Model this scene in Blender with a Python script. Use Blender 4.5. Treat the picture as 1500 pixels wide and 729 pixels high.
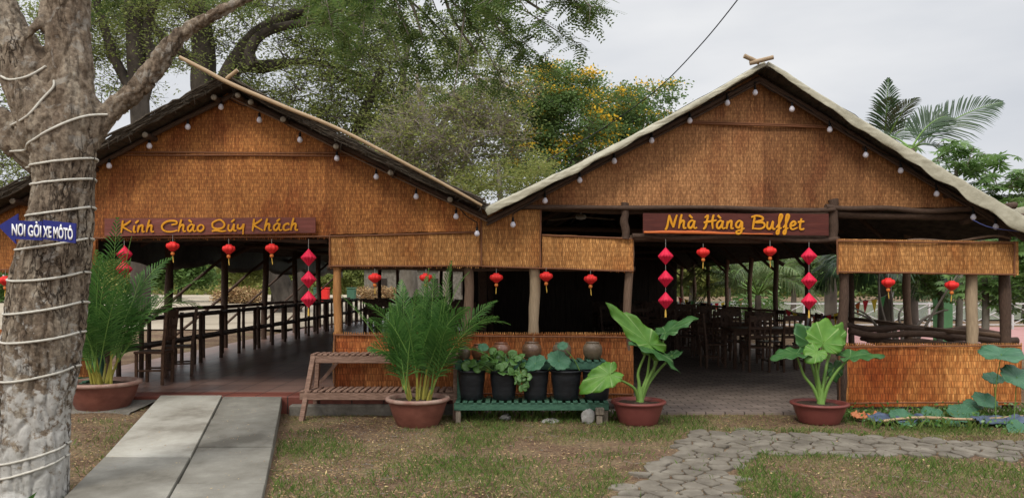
import bpy, math, random
import numpy as np
from mathutils import Vector, Matrix, noise

random.seed(7); RNG = np.random.default_rng(7)
for o in list(bpy.data.objects): bpy.data.objects.remove(o)
SC = bpy.context.scene
COL = SC.collection
R = math.radians

# ------------------------------------------------------------------ camera, sky, sun
F = 1100.0; HZ = 418.0; CH = 1.6            # focal length, horizon row, eye height (1500 px wide frame)
cd = bpy.data.cameras.new('camera'); cam = bpy.data.objects.new('camera', cd); COL.objects.link(cam)
cam.location = (0, 0, CH); cam.rotation_euler = (R(90), 0, 0)
cd.sensor_width = 36; cd.lens = 36*F/1500; cd.shift_y = (HZ-364.5)/1500; cd.clip_end = 2000; cd.clip_start = .05
SC.camera = cam
SC.render.engine = 'CYCLES'
SC.cycles.max_bounces = 7; SC.cycles.diffuse_bounces = 4; SC.cycles.transparent_max_bounces = 8
SC.cycles.use_denoising = True
SC.view_settings.view_transform = 'Standard'; SC.view_settings.look = 'None'
SC.view_settings.gamma = 1; SC.view_settings.use_curve_mapping = False
SC.view_settings.exposure = 0.28
SUN_EL, SUN_AZ = R(48), R(-28)               # from behind the camera, a little to its left
W = bpy.data.worlds.new('World'); SC.world = W; W.use_nodes = True
wn = W.node_tree; wn.nodes.clear()
def WN(t): return wn.nodes.new(t)
out = WN('ShaderNodeOutputWorld'); bg = WN('ShaderNodeBackground'); sky = WN('ShaderNodeTexSky')
sky.sky_type = 'NISHITA'; sky.sun_disc = False; sky.sun_elevation = SUN_EL; sky.sun_rotation = math.pi+SUN_AZ
sky.air_density = 1; sky.dust_density = 6
hs = WN('ShaderNodeHueSaturation'); hs.inputs['Saturation'].default_value = .12
hs.inputs['Value'].default_value = 1.0
wn.links.new(sky.outputs[0], hs.inputs['Color'])
tc = WN('ShaderNodeTexCoord'); sep = WN('ShaderNodeSeparateXYZ'); wn.links.new(tc.outputs['Generated'], sep.inputs[0])
# overcast layer: brighter towards the zenith, soft cloud texture
mp = WN('ShaderNodeMapping'); mp.inputs['Scale'].default_value = (1.2, 1.2, 4.5); wn.links.new(tc.outputs['Generated'], mp.inputs[0])
nz = WN('ShaderNodeTexNoise'); nz.inputs['Scale'].default_value = 1.8; nz.inputs['Detail'].default_value = 5; wn.links.new(mp.outputs[0], nz.inputs['Vector'])
cr = WN('ShaderNodeValToRGB'); wn.links.new(nz.outputs[0], cr.inputs[0])
cr.color_ramp.elements[0].position = .3; cr.color_ramp.elements[0].color = (5.5, 5.75, 6.2, 1)
cr.color_ramp.elements[1].position = .72; cr.color_ramp.elements[1].color = (7.7, 7.75, 7.85, 1)
zr = WN('ShaderNodeMapRange'); zr.inputs['From Min'].default_value = .35; zr.inputs['From Max'].default_value = 1.0
zr.inputs['To Min'].default_value = 1.0; zr.inputs['To Max'].default_value = 3.0; wn.links.new(sep.outputs['Z'], zr.inputs['Value'])
mul = WN('ShaderNodeVectorMath'); mul.operation = 'SCALE'; wn.links.new(cr.outputs[0], mul.inputs[0]); wn.links.new(zr.outputs[0], mul.inputs['Scale'])
mx = WN('ShaderNodeMixRGB'); mx.inputs['Fac'].default_value = .92
wn.links.new(hs.outputs[0], mx.inputs[1]); wn.links.new(mul.outputs[0], mx.inputs[2])
wn.links.new(mx.outputs[0], bg.inputs['Color']); bg.inputs['Strength'].default_value = .1
wn.links.new(bg.outputs[0], out.inputs['Surface'])
sd = bpy.data.lights.new('sun', 'SUN'); sun = bpy.data.objects.new('sun', sd); COL.objects.link(sun)
sd.energy = 1.7; sd.angle = R(16); sd.color = (1, .945, .85)
sv = Vector((math.sin(SUN_AZ)*math.cos(SUN_EL), -math.cos(SUN_AZ)*math.cos(SUN_EL), math.sin(SUN_EL)))
sun.rotation_euler = sv.to_track_quat('Z', 'Y').to_euler(); sun.location = (0, -5, 20)

# ------------------------------------------------------------------ helpers
def P(px, py, Y): return Vector(((px-750)*Y/F, Y, CH+(HZ-py)*Y/F))
def tag(o, label=None, cat=None, group=None, kind=None):
    if label: o['label'] = label
    if cat: o['category'] = cat
    if group: o['group'] = group
    if kind: o['kind'] = kind
    return o
def thing(name, label, cat, loc=(0, 0, 0), group=None):
    o = bpy.data.objects.new(name, None); COL.objects.link(o); o.location = loc; o.empty_display_size = .2
    o['wloc'] = tuple(loc)
    return tag(o, label, cat, group)
def worigin(o):
    v = Vector((0, 0, 0))
    while o is not None:
        v += Vector(o.location); o = o.parent
    return v
class MB:
    def __init__(s): s.v = []; s.f = []; s.uv = []; s.sm = []
    def face(s, idx, uv=None, smooth=False):
        s.f.append(tuple(idx)); s.uv.append(uv or [(0, 0)]*len(idx)); s.sm.append(smooth)
    def box(s, c, size, rot=None, bev=0.0, jit=0.0):
        c = Vector(c); hx, hy, hz = [d/2 for d in size]
        M = rot if rot is not None else Matrix.Identity(3)
        b = len(s.v)
        if bev > 0:
            b2 = bev
            rings = [(-hz, b2), (-hz+b2, 0), (hz-b2, 0), (hz, b2)]
            for z, i in rings:
                x, y = hx-i, hy-i
                k = b2 if i == 0 else b2*.0
                for (a, d) in ((-x+k, -y), (x-k, -y), (x, -y+k), (x, y-k), (x-k, y), (-x+k, y), (-x, y-k), (-x, -y+k)):
                    s.v.append(tuple(c+M@Vector((a+random.uniform(-jit, jit), d+random.uniform(-jit, jit), z))))
            for r in range(3):
                for i in range(8):
                    j = (i+1) % 8
                    s.face((b+r*8+i, b+r*8+j, b+r*8+8+j, b+r*8+8+i), [(i*.1, r*.1), (i*.1+.1, r*.1), (i*.1+.1, r*.1+.1), (i*.1, r*.1+.1)])
            s.face(tuple(b+i for i in range(7, -1, -1))); s.face(tuple(b+24+i for i in range(8)))
            return
        L = [(-1, -1, -1), (1, -1, -1), (1, 1, -1), (-1, 1, -1), (-1, -1, 1), (1, -1, 1), (1, 1, 1), (-1, 1, 1)]
        for x, y, z in L: s.v.append(tuple(c+M@Vector((x*hx, y*hy, z*hz))))
        for q in ((3, 2, 1, 0), (4, 5, 6, 7), (0, 1, 5, 4), (2, 3, 7, 6), (1, 2, 6, 5), (3, 0, 4, 7)):
            s.face([b+i for i in q], [(0, 0), (size[0], 0), (size[0], size[2]), (0, size[2])])
    def beam(s, a, b, w, h, up=(0, 0, 1), bev=0.0, jit=0.0):
        a, b = Vector(a), Vector(b); d = (b-a); L = d.length; d.normalize()
        y = Vector(up).cross(d)
        if y.length < 1e-3: y = Vector((0, 1, 0)).cross(d)
        y.normalize(); z = d.cross(y)
        M = Matrix((d, y, z)).transposed()
        s.box((a+b)/2, (L, w, h), M, bev, jit)
    def tube(s, pts, rad, n=8, caps=True, smooth=True, squash=None):
        pts = [Vector(p) for p in pts]
        if not hasattr(rad, '__len__'): rad = [rad]*len(pts)
        m = len(pts); b = len(s.v)
        T = [(pts[min(i+1, m-1)]-pts[max(i-1, 0)]).normalized() for i in range(m)]
        u = T[0].cross(Vector((0, 0, 1)))
        if u.length < .1: u = T[0].cross(Vector((0, 1, 0)))
        u.normalize(); L = 0
        Ls = []
        for i in range(m):
            if i: L += (pts[i]-pts[i-1]).length
            Ls.append(L)
            u = (u-T[i]*u.dot(T[i])).normalized(); w = T[i].cross(u)
            for k in range(n):
                a = 2*math.pi*k/n
                p = pts[i]+(u*math.cos(a)+w*math.sin(a))*rad[i]
                s.v.append(tuple(p))
        for i in range(m-1):
            for k in range(n):
                k2 = (k+1) % n; r = rad[0]*2*math.pi/n
                s.face((b+i*n+k, b+i*n+k2, b+(i+1)*n+k2, b+(i+1)*n+k),
                       [(k*r, Ls[i]), ((k+1)*r, Ls[i]), ((k+1)*r, Ls[i+1]), (k*r, Ls[i+1])], smooth)
        if caps:
            for i, fl in ((0, True), (m-1, False)):
                q = len(s.v)
                for k in range(n): s.v.append(s.v[b+i*n+k])
                idx = [q+k for k in range(n)]
                s.face(idx[::-1] if fl else idx, [(.3+.1*math.cos(k), .3+.1*math.sin(k)) for k in range(n)])
        return s
    def lathe(s, c, prof, n=24, smooth=True, sx=1, wob=0):
        c = Vector(c); b = len(s.v)
        for (r, z) in prof:
            for k in range(n):
                a = 2*math.pi*k/n
                rr = r*(1+wob*math.sin(3*a+z*9))
                s.v.append((c.x+rr*math.cos(a)*sx, c.y+rr*math.sin(a), c.z+z))
        for i in range(len(prof)-1):
            for k in range(n):
                k2 = (k+1) % n
                s.face((b+i*n+k, b+i*n+k2, b+(i+1)*n+k2, b+(i+1)*n+k), [(k/n, i), ((k+1)/n, i), ((k+1)/n, i+1), (k/n, i+1)], smooth)
        return s
    def grid(s, fn, nu, nv, closed=False):
        b = len(s.v)
        for j in range(nv+1):
            for i in range(nu+1): s.v.append(tuple(fn(i/nu, j/nv)))
        for j in range(nv):
            for i in range(nu):
                a = b+j*(nu+1)+i
                s.face((a, a+1, a+nu+2, a+nu+1), [(i/nu, j/nv), ((i+1)/nu, j/nv), ((i+1)/nu, (j+1)/nv), (i/nu, (j+1)/nv)], True)
    def build(s, name, m, parent=None, origin=None, world=True):
        me = bpy.data.meshes.new(name)
        V = np.array(s.v, dtype=float).reshape(-1, 3)
        if parent is not None: off = np.array(worigin(parent)) if world else np.zeros(3)
        else: off = np.array(origin if origin is not None else (0, 0, 0), dtype=float)
        me.from_pydata((V-off).tolist(), [], s.f)
        uvl = me.uv_layers.new(name='UVMap')
        flat = np.array([c for f in s.uv for p in f for c in p], dtype=np.float32)
        uvl.data.foreach_set('uv', flat)
        me.polygons.foreach_set('use_smooth', np.array(s.sm, dtype=bool))
        me.materials.append(m); me.update()
        o = bpy.data.objects.new(name, me); COL.objects.link(o)
        if parent is not None: o.parent = parent
        else: o.location = tuple(off)
        return o
def np_mesh(name, V, Fq, m, parent=None, uv=None, smooth=False):
    me = bpy.data.meshes.new(name)
    off = np.array(worigin(parent)) if parent is not None else np.zeros(3)
    V = np.asarray(V, dtype=np.float32)-off.astype(np.float32); k = Fq.shape[1]
    me.vertices.add(len(V)); me.vertices.foreach_set('co', V.ravel())
    me.loops.add(Fq.size); me.loops.foreach_set('vertex_index', Fq.ravel().astype(np.int32))
    me.polygons.add(len(Fq)); me.polygons.foreach_set('loop_start', np.arange(len(Fq), dtype=np.int32)*k)
    me.polygons.foreach_set('loop_total', np.full(len(Fq), k, dtype=np.int32))
    if smooth: me.polygons.foreach_set('use_smooth', np.ones(len(Fq), dtype=bool))
    me.materials.append(m); me.update(calc_edges=True)
    o = bpy.data.objects.new(name, me); COL.objects.link(o)
    if parent is not None: o.parent = parent
    return o
def copy_tree(o, loc=None, rz=None, parent=None, mats=None):
    c = o.copy(); COL.objects.link(c); c.parent = parent
    for ch in list(o.children): copy_tree(ch, parent=c)
    if loc is not None: c.location = loc
    if rz is not None: c.rotation_euler = (0, 0, rz)
    return c
def cat(pts, n=6):
    pts = [Vector(p) for p in pts]; out = []
    for i in range(len(pts)-1):
        p0 = pts[max(i-1, 0)]; p1 = pts[i]; p2 = pts[i+1]; p3 = pts[min(i+2, len(pts)-1)]
        for k in range(n):
            t = k/n
            out.append(.5*((2*p1)+(p2-p0)*t+(2*p0-5*p1+4*p2-p3)*t*t+(3*p1-p0-3*p2+p3)*t**3))
    out.append(pts[-1]); return out
def lerp_list(r, m):
    return list(np.interp(np.linspace(0, len(r)-1, m), range(len(r)), r))
def logpts(a, b, n=10, wob=.012, r=.04, rv=.12, seed=0):
    a, b = Vector(a), Vector(b); pts = []; rad = []
    for i in range(n+1):
        t = i/n; e = 1 if 0 < i < n else .3
        q = Vector((noise.noise(Vector((t*3, seed, 1))), noise.noise(Vector((t*3, seed, 5))), noise.noise(Vector((t*3, seed, 9)))))*wob*1.6*e
        pts.append(a.lerp(b, t)+q); rad.append(r*(1+rv*noise.noise(Vector((t*6, seed, 3)))*2))
    return pts, rad

# ------------------------------------------------------------------ materials
def newmat(name):
    m = bpy.data.materials.new(name); m.use_nodes = True
    nt = m.node_tree; p = nt.nodes['Principled BSDF']
    return m, nt, p
def nd(nt, t, **kw):
    n = nt.nodes.new(t)
    for k, v in kw.items():
        if k in n.inputs.keys(): n.inputs[k].default_value = v
        else: setattr(n, k, v)
    return n
def ramp(nt, src, stops):
    r = nt.nodes.new('ShaderNodeValToRGB'); nt.links.new(src, r.inputs[0])
    while len(r.color_ramp.elements) < len(stops): r.color_ramp.elements.new(.5)
    for e, (p, c) in zip(r.color_ramp.elements, stops):
        e.position = p; e.color = (*c, 1) if len(c) == 3 else c
    return r
def simple(name, stops, scale=8, stretch=(1, 1, 1), rough=.8, bump=.3, bscale=None, coord='Object', detail=6, spec=.3, bdist=.01, metal=0):
    m, nt, p = newmat(name); L = nt.links
    t = nd(nt, 'ShaderNodeTexCoord'); mp = nd(nt, 'ShaderNodeMapping'); mp.inputs['Scale'].default_value = stretch
    L.new(t.outputs[coord], mp.inputs[0])
    n = nd(nt, 'ShaderNodeTexNoise', Scale=scale, Detail=detail, Roughness=.65); L.new(mp.outputs[0], n.inputs['Vector'])
    if not isinstance(stops[0], (list, tuple)) or not isinstance(stops[0][1], (list, tuple)):
        a = stops[0]; b = stops[1]; stops = [(.32, a), (.68, b)]
    r = ramp(nt, n.outputs[0], stops); L.new(r.outputs[0], p.inputs['Base Color'])
    p.inputs['Roughness'].default_value = rough; p.inputs['Specular IOR Level'].default_value = spec; p.inputs['Metallic'].default_value = metal
    if bump:
        n2 = nd(nt, 'ShaderNodeTexNoise', Scale=bscale or scale*4, Detail=5); L.new(mp.outputs[0], n2.inputs['Vector'])
        b = nd(nt, 'ShaderNodeBump', Strength=bump, Distance=bdist); L.new(n2.outputs[0], b.inputs['Height']); L.new(b.outputs[0], p.inputs['Normal'])
    return m
def leafmat(name, cols, trans=.35, rough=.5, spec=.3, noise_scale=.0):
    m, nt, p = newmat(name); L = nt.links
    g = nd(nt, 'ShaderNodeNewGeometry')
    r = ramp(nt, g.outputs['Random Per Island'], [(i/max(1, len(cols)-1), c) for i, c in enumerate(cols)])
    L.new(r.outputs[0], p.inputs['Base Color']); p.inputs['Roughness'].default_value = rough; p.inputs['Specular IOR Level'].default_value = spec
    tr = nd(nt, 'ShaderNodeBsdfTranslucent'); L.new(r.outputs[0], tr.inputs['Color'])
    mi = nd(nt, 'ShaderNodeMixShader'); mi.inputs[0].default_value = trans
    L.new(p.outputs[0], mi.inputs[1]); L.new(tr.outputs[0], mi.inputs[2])
    L.new(mi.outputs[0], nt.nodes['Material Output'].inputs['Surface'])
    return m
def weave(name, c1, c2, mort, bw=.032, rh=.06, stain=(.62, .34, .24), stain_amt=.75, seed=0.0, sheet=None):
    """woven bamboo mat: short upright strips in rows, with stains"""
    m, nt, p = newmat(name); L = nt.links
    t = nd(nt, 'ShaderNodeTexCoord'); sx = nd(nt, 'ShaderNodeSeparateXYZ'); L.new(t.outputs['Object'], sx.inputs[0])
    wb = nd(nt, 'ShaderNodeTexNoise', Scale=5.0, Detail=6, Roughness=.7); L.new(t.outputs['Object'], wb.inputs['Vector'])
    sc = nd(nt, 'ShaderNodeMath', operation='MULTIPLY'); sc.inputs[1].default_value = .022; L.new(wb.outputs[0], sc.inputs[0])
    az = nd(nt, 'ShaderNodeMath', operation='ADD'); L.new(sx.outputs['Z'], az.inputs[0]); L.new(sc.outputs[0], az.inputs[1])
    ax = nd(nt, 'ShaderNodeMath', operation='ADD'); L.new(sx.outputs['X'], ax.inputs[0]); L.new(sc.outputs[0], ax.inputs[1])
    cb = nd(nt, 'ShaderNodeCombineXYZ'); L.new(ax.outputs[0], cb.inputs[0]); L.new(az.outputs[0], cb.inputs[1])
    br = nd(nt, 'ShaderNodeTexBrick'); L.new(cb.outputs[0], br.inputs['Vector'])
    br.inputs['Scale'].default_value = 1; br.inputs['Brick Width'].default_value = bw; br.inputs['Row Height'].default_value = rh
    br.inputs['Mortar Size'].default_value = bw*.17; br.inputs['Mortar Smooth'].default_value = 1.0
    mort = tuple(.22*a+.78*b*.70 for a, b in zip(mort, c2))
    br.inputs['Color1'].default_value = (*c1, 1); br.inputs['Color2'].default_value = (*c2, 1); br.inputs['Mortar'].default_value = (*mort, 1)
    br.offset = .5
    mp = nd(nt, 'ShaderNodeMapping'); mp.inputs['Scale'].default_value = (1.2, 1, .45); mp.inputs['Location'].default_value = (seed, 0, 0); L.new(t.outputs['Object'], mp.inputs[0])
    n = nd(nt, 'ShaderNodeTexNoise', Scale=1.6, Detail=7, Roughness=.62, Distortion=.4); L.new(mp.outputs[0], n.inputs['Vector'])
    r = ramp(nt, n.outputs[0], [(.36, tuple(stain)), (.5, (.86, .8, .74)), (.66, (1.12, 1.1, 1.05))])
    mu = nd(nt, 'ShaderNodeMixRGB', blend_type='MULTIPLY'); mu.inputs[0].default_value = stain_amt; L.new(br.outputs[0], mu.inputs[1]); L.new(r.outputs[0], mu.inputs[2])
    mp2 = nd(nt, 'ShaderNodeMapping'); mp2.inputs['Scale'].default_value = (34, 1, 1.1); L.new(t.outputs['Object'], mp2.inputs[0])
    n2 = nd(nt, 'ShaderNodeTexNoise', Scale=1.5, Detail=4); L.new(mp2.outputs[0], n2.inputs['Vector'])
    r2 = ramp(nt, n2.outputs[0], [(.3, (.58, .54, .5)), (.7, (1.25, 1.23, 1.2))])
    mu2 = nd(nt, 'ShaderNodeMixRGB', blend_type='MULTIPLY'); mu2.inputs[0].default_value = .8; L.new(mu.outputs[0], mu2.inputs[1]); L.new(r2.outputs[0], mu2.inputs[2])
    mp3 = nd(nt, 'ShaderNodeMapping'); mp3.inputs['Scale'].default_value = (1/bw*.5, 1, 1/rh*.42); L.new(t.outputs['Object'], mp3.inputs[0])
    n3 = nd(nt, 'ShaderNodeTexNoise', Scale=2.0, Detail=2, Roughness=.6); L.new(mp3.outputs[0], n3.inputs['Vector'])
    r3 = ramp(nt, n3.outputs[0], [(.30, (.62, .58, .54)), (.5, (.95, .94, .92)), (.66, (1.45, 1.5, 1.55))])
    mu3 = nd(nt, 'ShaderNodeMixRGB', blend_type='MULTIPLY'); mu3.inputs[0].default_value = .85; L.new(mu2.outputs[0], mu3.inputs[1]); L.new(r3.outputs[0], mu3.inputs[2])
    # separate sheets, each a little lighter or darker than its neighbour
    fx = nd(nt, 'ShaderNodeMath', operation='MULTIPLY_ADD'); fx.inputs[1].default_value = 1/1.27 if sheet is None else 1/.62; fx.inputs[2].default_value = seed; L.new(ax.outputs[0], fx.inputs[0])
    fl_ = nd(nt, 'ShaderNodeMath', operation='FLOOR'); L.new(fx.outputs[0], fl_.inputs[0])
    wn_ = nd(nt, 'ShaderNodeTexWhiteNoise', noise_dimensions='1D'); L.new(fl_.outputs[0], wn_.inputs['W'])
    r4 = ramp(nt, wn_.outputs['Value'], [(.0, (.74, .70, .66) if sheet is None else (sheet[0]*1.1, sheet[0]*.75, sheet[0]*.6)), (1.0, (1.18, 1.17, 1.15) if sheet is None else (sheet[1],)*3)])
    mu4 = nd(nt, 'ShaderNodeMixRGB', blend_type='MULTIPLY'); mu4.inputs[0].default_value = 1; L.new(mu3.outputs[0], mu4.inputs[1]); L.new(r4.outputs[0], mu4.inputs[2])
    L.new(mu4.outputs[0], p.inputs['Base Color']); p.inputs['Roughness'].default_value = .6; p.inputs['Specular IOR Level'].default_value = .2
    b = nd(nt, 'ShaderNodeBump', Strength=.35, Distance=.008); b.invert = True; L.new(br.outputs['Fac'], b.inputs['Height'])
    b2 = nd(nt, 'ShaderNodeBump', Strength=.35, Distance=.02); L.new(n2.outputs[0], b2.inputs['Height']); L.new(b.outputs[0], b2.inputs['Normal'])
    L.new(b2.outputs[0], p.inputs['Normal'])
    return m
M = {}
M['mat_l'] = weave('mat_left', (.54, .245, .078), (.37, .145, .044), (.085, .026, .008), .023, .044, (.55, .30, .22))
M['mat_r'] = weave('mat_right', (.43, .225, .10), (.30, .145, .063), (.07, .028, .012), .021, .042, (.60, .40, .32), seed=4)
M['mat_y'] = weave('mat_yellow', (.53, .28, .105), (.39, .185, .06), (.10, .036, .012), .026, .055, (.7, .48, .34), seed=8)
M['mat_p'] = weave('mat_parapet', (.52, .215, .075), (.36, .125, .038), (.095, .026, .010), .033, .082, (.6, .30, .2), seed=13)
M['mat_rp'] = weave('mat_parapet_right', (.56, .265, .085), (.41, .16, .045), (.105, .03, .01), .033, .082, (.6, .22, .12), stain_amt=.55, seed=2.3, sheet=(.62, 1.18))
M['log'] = simple('log_dark', ((.035, .020, .013), (.115, .070, .048)), 5, (30, 3, 1), .8, .5, coord='UV')
M['log2'] = simple('log_pale', ((.26, .19, .12), (.42, .31, .2)), 4, (26, 2, 1), .75, .35, coord='UV')
M['log3'] = simple('log_orange', ((.30, .13, .045), (.48, .23, .08)), 4, (26, 2, 1), .6, .3, coord='UV')
M['logm'] = simple('log_mid', ((.11, .065, .042), (.23, .15, .10)), 5, (26, 2, 1), .8, .45, coord='UV')
M['strip'] = simple('cane_strip', ((.12, .045, .02), (.24, .10, .045)), 4, (30, 2, 1), .6, .3, coord='UV')
M['bamboo'] = simple('bamboo_pole', ((.30, .20, .11), (.46, .33, .20)), 3, (20, 2, 1), .5, .2, coord='UV')
M['thatch'] = simple('thatch', ((.022, .017, .013), (.085, .066, .05)), 14, (1, .3, 1), .95, .9, 40, bdist=.03)
M['thatch_edge'] = simple('thatch_edge', ((.03, .024, .018), (.12, .095, .07)), 30, (.4, 1, 3), .95, .9, 60, bdist=.02)
M['tarp'] = simple('beige_tarp', [(.25, (.25, .23, .165)), (.5, (.36, .335, .25)), (.75, (.43, .405, .31))], 4, (1, 1, 1), .5, .6, 7, bdist=.03)
M['blacktarp'] = simple('black_tarp', ((.02, .021, .02), (.07, .072, .068)), 3, (1, 1, 1), .45, .4, 8, bdist=.02)
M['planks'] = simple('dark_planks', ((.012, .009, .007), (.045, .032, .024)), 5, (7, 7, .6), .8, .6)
M['darkwood'] = simple('dark_wood', ((.05, .026, .016), (.13, .070, .042)), 6, (4, 4, 4), .45, .3)
M['benchwood'] = simple('bench_wood', ((.15, .085, .06), (.33, .205, .15)), 5, (2, 14, 14), .8, .5)
M['green'] = simple('green_paint', ((.028, .085, .055), (.065, .16, .10)), 6, (2, 6, 6), .55, .4)
M['postwood'] = simple('grey_weathered_wood', ((.12, .095, .07), (.3, .25, .19)), 6, (8, 8, 2), .85, .5)
M['terracotta'] = simple('terracotta', ((.14, .048, .034), (.235, .088, .062)), 5, (1, 1, 2), .5, .25)
M['rimdust'] = simple('dusty_terracotta', ((.26, .13, .10), (.42, .30, .24)), 7, (1, 1, 1), .7, .25)
M['redplastic'] = simple('red_brown_pot', ((.15, .042, .036), (.20, .058, .048)), 3, (1, 1, 1), .4, .1)
M['soil'] = simple('soil', ((.025, .016, .011), (.11, .075, .05)), 40, (1, 1, 1), .95, 1, 90, bdist=.03)
M['black'] = simple('black_plastic', ((.008, .009, .011), (.022, .024, .028)), 6, (1, 1, 4), .42, .2)
M['blackmat'] = simple('black_socket', ((.006, .006, .007), (.012, .012, .013)), 6, rough=.5, bump=0)
M['jar'] = simple('brown_glaze', ((.075, .04, .024), (.20, .115, .065)), 6, (1, 1, 2), .28, .2, spec=.6)
M['jar2'] = simple('red_glaze', ((.12, .045, .022), (.26, .115, .06)), 6, (1, 1, 2), .28, .2, spec=.6)
M['jar3'] = simple('olive_glaze', ((.09, .065, .04), (.19, .14, .09)), 6, (1, 1, 2), .4, .2, spec=.5)
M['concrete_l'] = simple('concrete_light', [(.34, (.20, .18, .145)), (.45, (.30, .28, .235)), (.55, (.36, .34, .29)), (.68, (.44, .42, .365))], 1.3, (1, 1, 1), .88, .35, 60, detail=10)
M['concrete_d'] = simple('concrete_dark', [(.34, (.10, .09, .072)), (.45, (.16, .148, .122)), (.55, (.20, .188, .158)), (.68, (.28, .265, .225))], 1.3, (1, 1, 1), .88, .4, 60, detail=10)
M['kerb'] = simple('old_concrete', ((.09, .08, .065), (.22, .20, .17)), 4, (1, 1, 1), .9, .6, 30)
M['stone'] = simple('paving_stone', [(.3, (.085, .072, .056)), (.5, (.15, .13, .102)), (.7, (.23, .205, .165))], 3.5, (1, 1, 1), .85, .6, 45, detail=9)
M['rock'] = simple('pale_rock', ((.25, .24, .22), (.45, .43, .40)), 12, (1, 1, 1), .9, .8, 30, bdist=.02)
M['rope'] = simple('white_rope', ((.42, .40, .34), (.60, .57, .50)), 30, (1, 1, 1), .6, .2)
M['cable'] = simple('black_cable', ((.01, .01, .01), (.02, .02, .02)), 10, rough=.6, bump=0)
M['string'] = simple('grey_string', ((.3, .28, .25), (.4, .38, .34)), 10, rough=.8, bump=0)
M['red'] = simple('red_paper', ((.62, .018, .018), (.74, .030, .024)), 5, rough=.55, bump=.1)
M['pink'] = simple('crimson_silk', ((.60, .012, .05), (.72, .025, .07)), 5, rough=.45, bump=.1)
M['orange'] = simple('orange_bead', ((.60, .14, .03), (.72, .22, .05)), 5, rough=.5, bump=0)
M['gold'] = simple('gold_tassel', ((.6, .36, .05), (.75, .48, .1)), 50, (6, 6, 1), rough=.6, bump=.3)
M['ylet'] = simple('yellow_paint', ((.56, .235, .012), (.66, .29, .02)), 6, rough=.7, bump=.1, spec=.2)
M['sign2'] = simple('dark_red_board', [(.25, (.045, .010, .008)), (.5, (.085, .020, .014)), (.8, (.13, .034, .024))], 2.2, (1, 4, 10), .5, .25, 6, spec=.25)
M['navy'] = simple('navy_paint', ((.012, .016, .14), (.022, .028, .19)), 4, rough=.45, bump=.1)
M['white'] = simple('white_paint', ((.70, .70, .70), (.80, .80, .80)), 6, rough=.6, bump=.05)
M['bulb'] = simple('frosted_bulb', ((.72, .70, .80), (.80, .78, .86)), 6, rough=.3, bump=0)
M['sign'] = simple('red_stained_board', [(.25, (.075, .016, .010)), (.5, (.15, .030, .016)), (.62, (.19, .045, .03)), (.8, (.26, .11, .10))], 2.2, (1, 4, 10), .38, .25, 6, spec=.6)
M['signedge'] = simple('bare_orange_wood', ((.50, .10, .025), (.62, .17, .04)), 5, (1, 4, 12), .5, .2)
M['steel'] = simple('grey_painted_steel', ((.42, .43, .42), (.55, .56, .55)), 5, rough=.5, bump=.05)
M['pinkpave'] = simple('pink_paving', ((.32, .16, .15), (.42, .23, .21)), 3, rough=.9, bump=.2)
M['blue'] = simple('blue_tarp', ((.03, .045, .075), (.11, .15, .22)), 5, rough=.5, bump=.5)
M['orangeplastic'] = simple('orange_scrap', ((.42, .13, .05), (.5, .2, .09)), 5, rough=.6, bump=.3)
M['water'] = simple('dark_water', ((.01, .013, .01), (.02, .025, .018)), 4, rough=.08, bump=.05, spec=.5)
M['greenwater'] = simple('duckweed', ((.10, .16, .035), (.2, .29, .07)), 60, rough=.7, bump=.6)
M['pondwater'] = simple('pale_pond_water', ((.12, .13, .11), (.18, .19, .17)), .4, rough=.12, bump=.08, spec=.6)

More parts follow.
